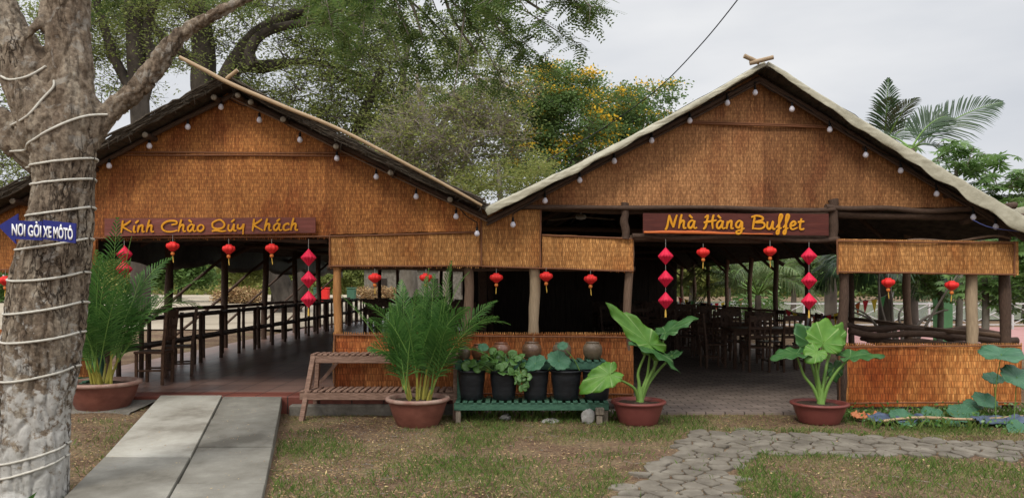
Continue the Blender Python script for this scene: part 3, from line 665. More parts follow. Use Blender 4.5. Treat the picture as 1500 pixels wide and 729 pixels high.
# props leaning on the left eave, side rails
for i, y in enumerate((16.2, 18.9, 21.6, 25.0, 28.0)):
    log('prop_pole', (XLs-1.9, y-1.2, .1), (XLs+.1, y+.3, 2.25), .032, M['log'], hallL, sd_(), 7, .03, .1)
log('side_rail', (XLs-.05, 9.6, 1.12), (XLs-.05, 20, 1.14), .04, M['log'], hallL, sd_(), 24, .03)
log('side_rail', (XLs-.05, 20, 1.12), (XLs-.05, 29.8, 1.10), .04, M['log'], hallL, sd_(), 24, .03)
log('side_rail', (XRs, 9.6, .95), (XRs, 19, .98), .035, M['logm'], hallR, sd_(), 20, .05)
log('side_rail', (XRs, 19, .98), (XRs, 28, .95), .035, M['logm'], hallR, sd_(), 20, .05)

# roofs
def slope(name, xa, za, xb, zb, y0, y1, th, m, parent, seed, nu=26, nv=30, sag=.05):
    """roof slope from ridge (xa,za) to eave (xb,zb)"""
    s = MB()
    nrm = Vector((-(zb-za), 0, (xb-xa))); nrm.normalize()
    if nrm.z < 0: nrm = -nrm
    def pt(u, v, o):
        x = xa+(xb-xa)*u; z = za+(zb-za)*u-sag*math.sin(math.pi*u)
        y = y0+(y1-y0)*v+(.03*noise.noise(Vector((u*30, seed, o)))*2 if v == 0 else 0)
        k = .018*noise.noise(Vector((x*4, y*2, seed+o)))
        p = Vector((x, y, z))+nrm*(o*th+k); return p
    s.grid(lambda u, v: pt(u, v, 1), nu, nv); s.grid(lambda u, v: pt(1-u, v, 0), nu, nv)
    s.grid(lambda u, v: pt(1-u, 0, v), nu, 1); s.grid(lambda u, v: pt(u, 1, v), nu, 1)
    s.grid(lambda u, v: pt(1, 1-u, v), nv, 1); s.grid(lambda u, v: pt(0, u, v), nv, 1)
    return s.build(name, m, parent)
YF = 9.18
def PX(px, Y): return (px-750)*Y/F
def PZ(py, Y): return CH+(HZ-py)*Y/F
apL = (PX(331, YF), PZ(121, YF)); eL_r = (PX(712, YF), PZ(306, YF)); eL_l = (PX(-75, YF), PZ(326, YF))
apR = (PX(1122, YF), PZ(97, YF)); eR_l = (PX(712, YF), PZ(311, YF)); eR_r = (PX(1530, YF), PZ(342, YF))
RL1 = slope('roof_slope', *apL, *eL_l, YF, YB, .085, M['thatch'], hallL, 1)
RL2 = slope('roof_slope', *apL, *eL_r, YF, YB, .075, M['thatch'], hallL, 2)
RR1 = slope('roof_slope', *apR, *eR_l, YF+.02, YB, .07, M['thatch'], hallR, 3, sag=.06)
RR2 = slope('roof_slope', *apR, *eR_r, YF+.02, YB, .07, M['thatch'], hallR, 4, sag=.03)
# ragged thatch layers on the left hall's front edge
def ragged(ap, ee, parent, seed, Y, off, lay=3, skip=0, sag=.05):
    s = MB(); L = math.hypot(ee[0]-ap[0], ee[1]-ap[1]); rng = random.Random(seed)
    for k in range(lay):
        t = skip
        while t < 1:
            ln = rng.uniform(.25, .7)/L; t2 = min(1, t+ln)
            pts = []
            for i in range(5):
                q = t+(t2-t)*i/4
                pts.append((ap[0]+(ee[0]-ap[0])*q, Y-.02-.012*k+rng.uniform(-.01, .01), ap[1]+(ee[1]-ap[1])*q-sag*math.sin(math.pi*q)+off+.022*k+rng.uniform(-.014, .014)))
            s.tube(pts, [.006, .014, .016, .013, .004], 5)
            t += ln*rng.uniform(.35, .8)
    for k in range(70):
        q = rng.random(); x_ = ap[0]+(ee[0]-ap[0])*q; z_ = ap[1]+(ee[1]-ap[1])*q-sag*math.sin(math.pi*q)+off+rng.uniform(-.01, .07)
        ln = rng.uniform(.05, .22); dx = rng.uniform(-.6, .6)*ln; a_ = Vector((x_, Y-.03, z_)); s.tube([a_, a_+Vector((dx*.6, -.03, rng.uniform(-.2, .2)*ln)), a_+Vector((dx, -.04, -ln*rng.uniform(.0, .7)))], [.003, .0028, .0015], 4, caps=False)
    return s.build('thatch_edge', M['thatch_edge'], parent)
ragged(apL, eL_l, RL1, 1, YF, .0, 5); ragged(apL, eL_r, RL2, 2, YF, .0, 5)
# barge rafters just behind the roof edge
def raf(a, b, Y, dz, r, m, par, nm='rafter'): return log(nm, (a[0], Y, a[1]+dz), (b[0], Y, b[1]+dz), r, M[m], par, sd_(), 14, .015, .12)
raf(apL, eL_l, Y0-.08, -.085, .03, 'log', hallL); raf(apL, eL_r, Y0-.08, -.085, .03, 'log', hallL)
raf(apR, eR_l, Y0-.07, -.085, .034, 'log', hallR); raf(apR, eR_r, Y0-.07, -.085, .034, 'log', hallR)
raf(apL, eL_r, Y0-.12, -.135, .011, 'logm', hallL); raf(apR, eR_l, Y0-.10, -.135, .014, 'log', hallR); raf(apR, eR_r, Y0-.10, -.135, .014, 'log', hallR)
for i, y in enumerate((13.5, 18, 22.5, 27)):
    for (a, b, par) in ((apL, eL_l, hallL), (apL, eL_r, hallL), (apR, eR_l, hallR), (apR, eR_r, hallR)): raf(a, b, y, -.14, .05, 'log', par)
    log('tie_beam', (XLs, y, 2.55), (-.5, y, 2.55), .05, M['log'], hallL, sd_(), 10, .04); log('tie_beam', (-.4, y, 2.6), (XRs, y, 2.6), .05, M['log'], hallR, sd_(), 10, .04)
# purlins with sawn ends showing under the left roof
for (ap, ee, par, ts) in ((apL, eL_l, hallL, (.05, .30, .52, .78)), (apL, eL_r, hallL, (.04, .09, .215, .42, .63, .86)), (apR, eR_l, hallR, (.12, .4, .7)), (apR, eR_r, hallR, (.12, .4, .7))):
    for t in ts:
        x = ap[0]+(ee[0]-ap[0])*t; z = ap[1]+(ee[1]-ap[1])*t-.075-.05*math.sin(math.pi*t)
        y0 = YF+.05 if par is hallL else YF+.25
        s = log('purlin', (x, y0, z), (x, YB-.2, z), .036, M['log'], par, sd_(), 10, .0, .05)
        if par is hallL:
            e = MB(); e.lathe((0, 0, 0), [(.0005, .012), (.028, .012), (.036, .004), (.036, -.01)], 12)
            e.v = [(x+a, y0-c_, z+b) for a, b, c_ in e.v]; e.build('sawn_end', M['postwood'], s)
# bamboo barge pole on the left hall's right slope, crossing sticks at the apexes
s = MB(); pp = cat([P(263, 84, 9.05), P(300, 103, 9.05), P(340, 124, 9.06), P(420, 158, 9.08), P(500, 191, 9.1), P(600, 243, 9.1), P(665, 278, 9.1), P(706, 301, 9.12)], 5)
s.tube(pp, lerp_list([.022, .026, .027, .025, .023, .021, .019, .016], len(pp)), 10); s.build('barge_pole', M['bamboo'], hallL)
log('ridge_stick', P(332, 116, 9.12), P(348, 103, 9.10), .024, M['bamboo'], hallL, 3, 4, .0)
log('ridge_stick', P(1090, 82, 9.12), P(1112, 92, 9.14), .028, M['log2'], hallR, 4, 4, .0); log('ridge_stick', P(1133, 84, 9.08), P(1098, 93, 9.14), .026, M['log2'], hallR, 5, 4, .0)
# beige tarp wrapped over the right hall's front edge
def tarp_edge(ap, ee, parent, seed, h0, h1, sag, hookend=False):
    s = MB(); d = Vector((ee[0]-ap[0], 0, ee[1]-ap[1])); n = 90
    up = Vector((-d.z, 0, d.x)).normalized(); up = up if up.z > 0 else -up
    prof = [(.75, .006), (.3, .008), (.03, .012), (-.012, .004), (-.022, -.02), (-.026, -.06), (-.03, -.1), (-.026, -.13)]
    def pt(u, v):
        k = v*(len(prof)-1); i = min(int(k), len(prof)-2); f = k-i
        yo = prof[i][0]*(1-f)+prof[i+1][0]*f; zo = prof[i][1]*(1-f)+prof[i+1][1]*f
        hh = h0+(h1-h0)*u
        if zo < 0: zo *= hh/.13*(1+.25*noise.noise(Vector((u*14, seed, 2))))
        fold = .009*(abs(noise.noise(Vector((u*26+v*3.0, v*1.5, seed))))*2-.5)+.006*abs(noise.noise(Vector((u*60-v*5, v*2, seed))))
        base = Vector((ap[0], YF, ap[1]))+d*u+Vector((0, 0, -sag*math.sin(math.pi*u)+.012*noise.noise(Vector((u*8, seed, 0)))))
        return base+up*(zo+.055+fold*.6)+Vector((0, yo-(.03*max(0, noise.noise(Vector((u*11, v*2, seed+5)))) if zo < 0 else 0)-abs(fold), 0))
    s.grid(pt, 220, 18)
    o = s.build('tarp_edge', M['tarp'], parent)
    md = o.modifiers.new('thick', 'SOLIDIFY'); md.thickness = .004
    return o
tarp_edge(apR, (eR_l[0], eR_l[1]), RR1, 3, .055, .10, .06); tarp_edge(apR, eR_r, RR2, 5, .06, .20, .03)
# black sheet sagging from the left eave, beige sheet at the right eave
s = MB()
s.grid(lambda u, v: Vector((-6.72+.05*math.sin(u*40), 9.8+u*19.8, 2.62-.55*v-.16*v*abs(math.sin(u*math.pi*5.3+.6))+.03*noise.noise(Vector((u*30, v*3, 1))))), 80, 5)
o = s.build('eave_sheet', M['blacktarp'], hallL); o.modifiers.new('t', 'SOLIDIFY').thickness = .006
s = MB()
s.grid(lambda u, v: Vector((6.62+.03*math.sin(u*30), 9.7+u*18, 2.62-.33*v-.05*v*abs(math.sin(u*20)))), 60, 3)
o = s.build('eave_sheet', M['tarp'], hallR); o.modifiers.new('t', 'SOLIDIFY').thickness = .006
# plank room deep in the halls
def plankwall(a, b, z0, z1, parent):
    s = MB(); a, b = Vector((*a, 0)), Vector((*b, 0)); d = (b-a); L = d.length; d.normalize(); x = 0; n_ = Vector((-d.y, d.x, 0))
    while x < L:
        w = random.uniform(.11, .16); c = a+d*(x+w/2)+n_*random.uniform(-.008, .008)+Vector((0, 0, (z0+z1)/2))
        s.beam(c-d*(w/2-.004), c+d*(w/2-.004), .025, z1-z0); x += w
    s.beam(Vector((a.x, a.y, (z0+z1)/2))+n_*.03, Vector((b.x, b.y, (z0+z1)/2))+n_*.03, .01, z1-z0)  # backing sheet added behind the planks to block light through the gaps
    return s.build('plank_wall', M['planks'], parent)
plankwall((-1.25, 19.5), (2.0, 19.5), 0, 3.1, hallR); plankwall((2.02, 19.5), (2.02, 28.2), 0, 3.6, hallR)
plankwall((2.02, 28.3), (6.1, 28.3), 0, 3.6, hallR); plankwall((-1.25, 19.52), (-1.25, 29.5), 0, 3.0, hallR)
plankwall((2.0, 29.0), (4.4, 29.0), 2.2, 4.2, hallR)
# ------------------------------------------------------------------ painted boards
def glyphs():
    G = {}
    G['K'] = ([[(.2, 1.65), (.12, .9), (.02, -.05)], [(1.05, 1.6), (.6, 1.15), (.17, .82), (.5, .5), (1.15, .02)]], 1.3)
    G['i'] = ([[(.15, .95), (.06, .35), (.12, .03), (.3, .08)]], .5)
    G['n'] = ([[(.14, .95), (.0, 0)], [(.06, .5), (.3, .88), (.52, .9), (.5, .4), (.52, .05), (.75, .1)]], .95)
    G['h'] = ([[(.32, 1.7), (.15, .9), (0, 0)], [(.08, .5), (.32, .88), (.54, .86), (.5, .35), (.55, .04), (.8, .1)]], .98)
    G['C'] = ([[(1.05, .95), (1.6, 1.1), (1.55, 1.4), (1.1, 1.5), (.5, 1.38), (.05, .9), (.1, .35), (.5, .05), (1.1, .02), (1.7, .2)]], 1.8)
    G['a'] = ([[(.66, .82), (.4, .97), (.08, .65), (.05, .2), (.25, .05), (.5, .35), (.68, .9), (.6, .3), (.7, .03), (.95, .15)]], 1.05)
    G['o'] = ([[(.4, .95), (.08, .65), (.06, .2), (.32, .03), (.62, .3), (.66, .7), (.4, .95)]], .9)
    G['Q'] = ([[(.55, 1.5), (.1, 1.15), (.12, .55), (.6, .32), (1.2, .5), (1.35, 1.0), (1.0, 1.5), (.7, 1.55), (.45, 1.4)], [(.0, .03), (.5, .12), (1.0, .0), (1.55, .05)]], 1.75)
    G['u'] = ([[(.08, .95), (.02, .3), (.2, .03), (.45, .25), (.64, .95), (.6, .3), (.7, .02), (.9, .12)]], 1.0)
    G['y'] = ([[(.08, .95), (.04, .45), (.25, .3), (.5, .5), (.68, .95), (.62, .2), (.6, -.45)]], .95)
    G['c'] = ([[(.62, .75), (.5, .95), (.15, .75), (.02, .35), (.2, .03), (.7, .2)]], .8)
    G['N'] = ([[(-.12, -.2), (.1, .3), (.28, 1.6)], [(.28, 1.6), (.5, .8), (.72, .12)], [(.72, .12), (.9, .9), (1.12, 1.65)]], 1.3)
    G['H'] = ([[(-.1, -.05), (.12, .2), (.3, 1.0), (.38, 1.6), (.05, 1.3)], [(1.0, 1.7), (.85, .9), (.9, 0)], [(-.05, .72), (.4, .82), (1.3, 1.02)]], 1.3)
    G['g'] = ([[(.66, .85), (.35, .97), (.05, .6), (.12, .22), (.4, .2), (.66, .85), (.68, .2), (.55, -.45), (.15, -.55), (.1, -.3), (.5, -.12), (.95, .1)]], 1.05)
    G['B'] = ([[(.32, 1.45), (.2, .7), (.1, -.02)], [(-.05, 1.42), (.5, 1.6), (1.1, 1.45), (1.1, 1.08), (.4, .82), (1.2, .78), (1.35, .35), (.9, .05), (.05, .1)]], 1.6)
    G['f'] = ([[(.0, .2), (.35, .8), (.62, 1.6), (.42, 1.75), (.3, 1.2), (.28, .0), (.2, -.5), (.02, -.5), (.1, -.1), (.55, .2)]], .72)
    G['e'] = ([[(.06, .42), (.4, .5), (.58, .75), (.38, .96), (.08, .65), (.06, .2), (.3, .02), (.8, .25)]], .85)
    G['t'] = ([[(.35, 1.35), (.2, .5), (.22, .08), (.45, .03), (.65, .15)], [(-.05, .88), (.65, .98)]], .7)
    return G
GL = glyphs()
ACUTE = [(.35, 1.22), (.7, 1.62)]; GRAVE = [(.1, 1.62), (.45, 1.22)]
def lettering(text, xa, za, xb, zb, Y, h, r, parent, m):
    """brush script strokes painted thick; starts at (xa,za), ends at (xb,zb); h = x-height"""
    items = []; x = 0; seq = text
    i = 0
    while i < len(seq):
        ch = seq[i]
        if ch == ' ': x += .65; i += 1; continue
        base = ch; acc = None
        for pre, b, a in (('à', 'a', 'g'), ('á', 'a', 'a'), ('í', 'i', 'a'), ('ú', 'u', 'a')):
            if ch == pre: base, acc = b, a
        st, adv = GL[base]
        for k in st: items.append([(x+p[0], p[1]) for p in k])
        if acc == 'g': items.append([(x+p[0], p[1]) for p in GRAVE])
        if acc == 'a': items.append([(x-(.1 if base == 'i' else 0)+p[0], p[1]) for p in ACUTE])
        x += adv; i += 1
    W_ = x; s = MB(); k = (xb-xa)/W_
    for n_, st in enumerate(items):
        pts = cat([Vector((p[0], 0, p[1])) for p in st], 5)
        q = [Vector((xa+p.x*k, Y, za+(zb-za)*p.x/W_+p.z*h)) for p in pts]
        m_ = len(q); rr = [r*(.72+.38*math.sin(math.pi*min(1, (j+.6)/m_)))*(1.12-.25*j/m_) for j in range(m_)]
        b = len(s.v); s.tube(q, rr, 8)
        for j in range(b, len(s.v)):
            v = s.v[j]; s.v[j] = (v[0], Y+(v[1]-Y)*.14-.0004*n_, v[2])
    return s.build('lettering', m, parent)
def board(label, corners, Y, text, tx, r, h, edge):
    (xa, z1a), (xb, z1b), (xc, z0c), (xd, z0d) = [(FX(p[0], Y), FZ(p[1], Y)) for p in corners]
    t = thing('sign_board', label, 'sign', ((xa+xb)/2, Y, z0d))
    s = MB(); nu, nv = 40, 6
    def pt(u, v, o):
        zt = z1a+(z1b-z1a)*u; zb = z0d+(z0c-z0d)*u
        return Vector((xa+(xb-xa)*u, Y-o+.003*math.sin(u*7), zb+(zt-zb)*v+.006*noise.noise(Vector((u*6, v, 2)))))
    s.grid(lambda u, v: pt(u, v, .0), nu, nv); s.grid(lambda u, v: pt(1-u, v, -.025), nu, nv)
    s.grid(lambda u, v: pt(u, 1, -.025*v), nu, 1); s.grid(lambda u, v: pt(1-u, 0, -.025*v), nu, 1)
    s.grid(lambda u, v: pt(0, 1-v, -.025*u), 1, nv); s.grid(lambda u, v: pt(1, v, -.025*u), 1, nv)
    s.build('board', M['sign2' if edge else 'sign'], t)
    if edge:
        e = MB(); e.grid(lambda u, v: Vector((xa+.01+(xb-xa-.02)*u*.7, Y-.006-.004*math.sin(u*9), z0d+(z0c-z0d)*u*.7+.004+v*(.026+.012*math.sin(u*5)+.010*noise.noise(Vector((u*9, 1, 1)))))), 40, 2)
        o = e.build('bare_edge', M['signedge'], t); o.modifiers.new('t', 'SOLIDIFY').thickness = .004
    lettering(text, FX(tx[0], Y), FZ(tx[1], Y), FX(tx[2], Y), FZ(tx[3], Y), Y-.012, h, r, t, M['ylet'])
    return t
board('long red-brown board with yellow script Kính Chào Qúy Khách', [(153, 320), (462, 318), (462, 341), (153, 346)], Y0-.07, 'Kính Chào Qúy Khách', (178, 340.5, 440, 337.5), .0125, .092, False)
board('dark red board with yellow script Nhà Hàng Buffet', [(942, 312), (1214, 313), (1214, 345), (942, 342)], Y0-.13, 'Nhà Hàng Buffet', (976, 334.5, 1178, 336.5), .0138, .104, True)

# blue arrow sign fixed to the big tree
YT = 5.2
def text_mesh(txt, x0, x1, z, hgt, Y, parent, name, tilt=0.0, m=M['white']):
    c = bpy.data.curves.new('t', 'FONT'); c.body = txt; c.extrude = .0; c.offset = .03; c.size = 1
    o = bpy.data.objects.new('t', c); COL.objects.link(o)
    bpy.context.view_layer.update(); dg = bpy.context.evaluated_depsgraph_get()
    me = bpy.data.meshes.new_from_object(o.evaluated_get(dg)); bpy.data.objects.remove(o)
    V = np.array([v.co for v in me.vertices]); bx = V[:, 0].min(), V[:, 0].max()
    k = (x1-x0)/(bx[1]-bx[0]); kz = hgt/.73
    off = worigin(parent)
    for v in me.vertices:
        x = x0+(v.co.x-bx[0])*k; v.co = Vector((x, Y, z+v.co.y*kz+(x-x0)*tilt))-off
    me.materials.clear(); me.materials.append(m)
    n = bpy.data.objects.new(name, me); COL.objects.link(n); n.parent = parent
    md = n.modifiers.new('t', 'SOLIDIFY'); md.thickness = .003
    return n
sg = thing('arrow_sign', 'blue arrow board with white parking words on the pale tree trunk', 'sign', tuple(P(55, 336, YT)))
def plate(pts, Y, name, th=.012):
    s = MB(); n = len(pts); q = [P(a, b, Y) for a, b in pts]
    s.v += [tuple(p) for p in q]+[(p.x, p.y+th, p.z) for p in q]
    s.face(list(range(n))[::-1]); s.face([n+i for i in range(n)])
    for i in range(n): j = (i+1) % n; s.face((i, j, n+j, n+i))
    return s.build(name, M['navy'], sg)
plate([(-3, 331), (26, 313), (26, 323), (62, 324), (62, 352), (22, 350), (23, 357)], YT, 'arrow_board')
plate([(63, 322), (111, 327), (110, 356), (63, 350)], YT-.006, 'board')
q = lambda px, py: P(px, py, YT)
text_mesh('NƠI GỞI', q(18, 0).x, q(61, 0).x, q(0, 344).z, .079, YT-.006, sg, 'lettering', -.07)
text_mesh('XE MÔTÔ', q(64.5, 0).x, q(108, 0).x, q(0, 347).z, .079, YT-.012, sg, 'lettering', -.09)
s = MB(); [s.lathe((0, 0, 0), [(.0005, 0), (.006, 0), (.006, .006)], 8) for _ in (0,)]

# ------------------------------------------------------------------ foreground tree
def remesh_tree(name, paths, parent, m, vox, disp, cen):
    s = MB()
    for pts, rad in paths:
        pp = cat(pts, 5); s.tube(pp, lerp_list(rad, len(pp)), 20)
    me = bpy.data.meshes.new('tmp'); me.from_pydata(s.v, [], s.f)
    o = bpy.data.objects.new('tmp', me); COL.objects.link(o)
    md = o.modifiers.new('r', 'REMESH'); md.mode = 'VOXEL'; md.voxel_size = vox
    sm = o.modifiers.new('s', 'SMOOTH'); sm.iterations = 5; sm.factor = .5
    bpy.context.view_layer.update(); dg = bpy.context.evaluated_depsgraph_get()
    m2 = bpy.data.meshes.new_from_object(o.evaluated_get(dg)); bpy.data.objects.remove(o)
    off = worigin(parent)
    n_ = len(m2.vertices); nor = [v.normal.copy() for v in m2.vertices]
    for v, nn in zip(m2.vertices, nor):
        c = v.co.copy(); q = Vector((c.x*8, c.y*8, c.z*2.0))
        w = Vector((noise.noise(q*.6), noise.noise(q*.6+Vector((9, 0, 0))), 0))*.6
        d1 = noise.voronoi(q*1.5+w)[0]; e = d1[1]-d1[0]
        crack = -max(0, .16-e)/.16
        h = crack*.022+noise.noise(q*.5)*.022+noise.noise(c*2.2)*.022+noise.noise(c*26)*.006+noise.noise(Vector((c.x*16, c.y*16, c.z*5)))*.010-.012
        v.co = c+nn*h*disp-off
    for p in m2.polygons: p.use_smooth = True
    m2.materials.clear(); m2.materials.append(m); m2.name = name
    b = bpy.data.objects.new(name, m2); COL.objects.link(b); b.parent = parent
    return b
YTR = 5.6
tr = thing('tree', 'large pale cracked-bark tree in front with whitewashed foot and rope wound round it', 'tree', (P(40, 729, YTR).x, YTR, 0))
def tp(L, dY=0.0): return [P(a, b, YTR+dY+(c[0] if c else 0)) for a, b, w, *c in L], [w*(YTR)/F/2 for a, b, w, *c in L]
trunk_paths = [
 tp([(32, 790, 150), (38, 740, 120), (44, 700, 104), (50, 600, 106), (62, 500, 114), (70, 420, 108), (85, 340, 94), (92, 280, 86), (90, 230, 92), (80, 195, 104), (68, 160, 94), (42, 110, 84), (12, 50, 66), (-8, 0, 60), (-40, -70, 52), (-80, -160, 40)]),
 tp([(92, 280, 80), (97, 230, 84), (104, 180, 84), (104, 120, 72), (102, 60, 64), (101, 0, 60), (108, -80, 52), (120, -180, 40)]),
 tp([(104, 262, 50), (122, 215, 46), (158, 166, 36, .03), (200, 130, 32, .06), (234, 88, 34, .1), (268, 50, 30, .15), (318, 20, 26, .2), (370, -8, 22, .3), (430, -50, 20, .4), (520, -95, 17, .6), (640, -110, 13, .9), (760, -90, 9, 1.2)], .02),
 tp([(70, 240, 64), (30, 205, 60), (-10, 175, 50), (-60, 150, 40), (-130, 90, 30)], .08),
 tp([(32, 70, 14, -.12), (46, 48, 13, -.14), (58, 30, 12, -.12), (62, 5, 11, -.05), (62, -40, 10, 0)]),
]
TRK = remesh_tree('trunk', trunk_paths, tr, M['bark'], .017, 1.0, None)
from mathutils.bvhtree import BVHTree
BV = BVHTree.FromPolygons([v.co+worigin(tr) for v in TRK.data.vertices], [tuple(p.vertices) for p in TRK.data.polygons])
# rope wound round the trunk
def trunk_c(py):
    L = [(32, 790, 150), (38, 740, 120), (44, 700, 104), (50, 600, 106), (62, 500, 114), (72, 420, 116), (86, 340, 106), (93, 280, 100), (96, 230, 118), (92, 190, 130)]
    ys_ = [a[1] for a in L][::-1]; return np.interp(py, ys_, [a[0] for a in L][::-1]), np.interp(py, ys_, [a[2] for a in L][::-1])
rp = thing('rope', 'white rope wound in loops round the pale tree trunk', 'rope', tuple(P(45, 700, YTR)))
def ring(pyl, pyr, sag=6, name='rope_loop', cx=None, w=None):
    s = MB(); pts = []
    c0, w0 = trunk_c((pyl+pyr)/2)
    if cx: c0, w0 = cx, w
    for k in range(41):
        a = 2*math.pi*k/40; u = math.cos(a)
        py = (pyl+pyr)/2+(pyr-pyl)/2*u+sag*max(0, -math.sin(a))*1.0
        r = w0/2*1.03*YTR/F+.012
        c_ = P(c0, py, YTR); q_ = Vector((c_.x+r*u*1.6, YTR+r*math.sin(a)*1.6, c_.z)); dr_ = Vector((c_.x, YTR, c_.z))-q_
        h_ = BV.ray_cast(q_, dr_.normalized(), dr_.length)[0]
        pts.append((h_ if h_ else q_)-dr_.normalized()*.009)
    pts = [(pts[max(i-1, 0)]+pts[i]*2+pts[min(i+1, len(pts)-1)])/4 for i in range(len(pts))]
    s.tube(pts, .009, 7, caps=False); s.build(name, M['rope'], rp)
ring(222, 168, 10, cx=92, w=112); ring(245, 232, 6); ring(272, 262, 5); ring(316, 303, 7); ring(364, 349, 8); ring(405, 398, 10); ring(455, 442, 8); ring(494, 486, 8); ring(548, 536, 10); ring(668, 650, 8); ring(690, 668, 8)
def arc(pts, dy=-.02):
    o_ = Vector((0, 0, CH)); hp = []
    for p in cat([P(a, b, YTR-c) for a, b, c in pts], 3):
        h_ = BV.ray_cast(o_, (p-o_).normalized())[0]; hp.append((h_ if h_ else p)-(p-o_).normalized()*.008)
    s = MB(); s.tube(hp, .009, 7); s.build('rope_loop', M['rope'], rp)
arc([(2, 112, .12), (14, 117, .22), (38, 113, .25), (58, 103, .22), (67, 97, .1)])
arc([(16, 184, .14), (40, 170, .30), (62, 145, .29), (78, 128, .2), (79, 118, .08)])

# ------------------------------------------------------------------ leaf helpers (numpy)
def rand_dirs(n, flat=1.0):
    d = RNG.normal(size=(n, 3)); d[:, 2] *= flat; d /= np.linalg.norm(d, axis=1)[:, None]+1e-9; return d
def quads(c, d, s, L, W_):
    n = len(c); V = np.empty((n, 4, 3)); L = np.broadcast_to(L, (n,))[:, None]; W_ = np.broadcast_to(W_, (n,))[:, None]
    V[:, 0] = c; V[:, 1] = c+d*L*.5+s*W_*.5; V[:, 2] = c+d*L; V[:, 3] = c+d*L*.5-s*W_*.5
    return V.reshape(-1, 3), np.arange(n*4).reshape(-1, 4)
def leaves(centers, per, sig, L, W_, flat=.5):
    c = np.repeat(centers, per, axis=0); n = len(c)
    c = c+RNG.normal(size=(n, 3))*np.array(sig)
    d = rand_dirs(n, flat); t = rand_dirs(n); s = np.cross(d, t); s /= np.linalg.norm(s, axis=1)[:, None]+1e-9
    k = RNG.uniform(.6, 1.3, n)
    return quads(c, d, s, L*k, W_*k)
def join(parts):
    V = []; Fq = []; b = 0
    for v, f in parts: V.append(v); Fq.append(f+b); b += len(v)
    return np.concatenate(V), np.concatenate(Fq)
def tri_tubes(A, B, ra, rb):
    """many thin 3-sided twigs from A to B"""
    n = len(A); d = B-A; d /= np.linalg.norm(d, axis=1)[:, None]+1e-9
    t = rand_dirs(n); u = np.cross(d, t); u /= np.linalg.norm(u, axis=1)[:, None]+1e-9; w = np.cross(d, u)
    V = np.empty((n, 6, 3))
    for k in range(3):
        a = 2*math.pi*k/3; o = u*math.cos(a)+w*math.sin(a)
        V[:, k] = A+o*ra; V[:, 3+k] = B+o*rb
    base = (np.arange(n)*6)[:, None]
    Fq = np.concatenate([base+np.array([[k, (k+1) % 3, 3+(k+1) % 3, 3+k]]) for k in range(3)])
    return V.reshape(-1, 3), Fq
def blob_points(blobs, n):
    w = np.array([b[1][0]*b[1][1]*b[1][2]*(b[2] if len(b) > 2 else 1) for b in blobs]); cnt = RNG.multinomial(n, w/w.sum()); out = []
    for (c, r, *_), k in zip(blobs, cnt):
        d = rand_dirs(k); rad = RNG.uniform(.25, 1, k)**.5
        out.append(np.array(c)+d*np.array(r)*rad[:, None])
    return np.concatenate(out)
def tree(name, label, loc, limbs, blobs, ncl, per, sig, L, W_, lm, bm, twig=0, twl=.8, group=None, flowers=None, flat=.5, rmin=.02, cat_='tree', rsc=1.0, twm=None, br_r=.05, ros=None):
    t = thing(name, label, cat_, loc, group)
    s = MB(); nodes = []; rads = []
    for pts, rad in limbs:
        pp = cat(pts, 5); rr = lerp_list(rad, len(pp)); s.tube(pp, rr, 9)
        nodes += [tuple(p) for p in pp]; rads += rr
    pts = blob_points(blobs, ncl); base = np.array(limbs[0][0][0])
    N = np.array(nodes); RR = np.array(rads)
    dmin = np.array([np.min(np.linalg.norm(N-p, axis=1)) for p in pts])
    for i in np.argsort(dmin):
        p = pts[i]; dd = np.linalg.norm(N-p, axis=1)+np.where(N[:, 2] > p[2]+.3, 1.5, 0); j = int(np.argmin(dd))
        a = Vector(N[j]); b = Vector(p); ln = (b-a).length
        if ln < .05: continue
        mid = a.lerp(b, .5)+Vector((random.uniform(-1, 1), random.uniform(-1, 1), random.uniform(-.2, 1)))*ln*.13
        r0 = min(RR[j]*.7, br_r*max(.35, ln/3)); r1 = max(rmin*.5, r0*.4)
        pp = cat([a, a.lerp(mid, .5)+Vector((0, 0, ln*.03)), mid, b], 2); rr = lerp_list([r0, r1], len(pp)); s.tube(pp, rr, 4, caps=False)
        N = np.concatenate([N, np.array([tuple(q) for q in pp[1:]])]); RR = np.concatenate([RR, rr[1:]])
    s.build('trunk', bm, t)
    if twig:
        A = np.repeat(pts, twig, axis=0); d = rand_dirs(len(A), .7); B = A+d*RNG.uniform(.4, 1.2, len(A))[:, None]*twl
        p1 = tri_tubes(A, B, rmin*.6, rmin*.2)
        A2 = np.repeat(A+(B-A)*.5, 2, axis=0); d2 = np.repeat(d, 2, axis=0)+rand_dirs(len(A2))*.8; B2 = A2+d2*twl*.45
        p2 = tri_tubes(A2, B2, rmin*.4, rmin*.15)
        v, f = join([p1, p2]); tag(np_mesh('twigs', v, f, twm or bm, t), kind='stuff')
        cl = np.concatenate([pts, B]) if per else pts
        per2 = max(1, per//(twig+1)) if per else 0
    else: cl, per2 = pts, per
    if per:
        v, f = rosettes(cl, *ros) if ros else leaves(cl, per2, sig, L, W_, flat); np_mesh('crown', v, f, lm, t)
    if flowers:
        k, sg_, Lf = flowers; sel = pts[RNG.choice(len(pts), k)]; sel = sel+np.array([0, 0, .3])
        v, f = leaves(sel, 60, sg_, Lf, Lf*.7, .8); np_mesh('blossom', v, f, M['lf_flower'], t)
    return t
def pb(px, py, Y, rx_, ry_, rz_=None, w=1):   # blob from a picture position, radii in metres
    return (tuple(P(px, py, Y)), (rx_, rz_ or rx_, ry_), w)
def limb(L, Y):
    return [P(a, b, Y+(c[0] if c else 0)) for a, b, w, *c in L], [w*Y/F/2 for a, b, w, *c in L]

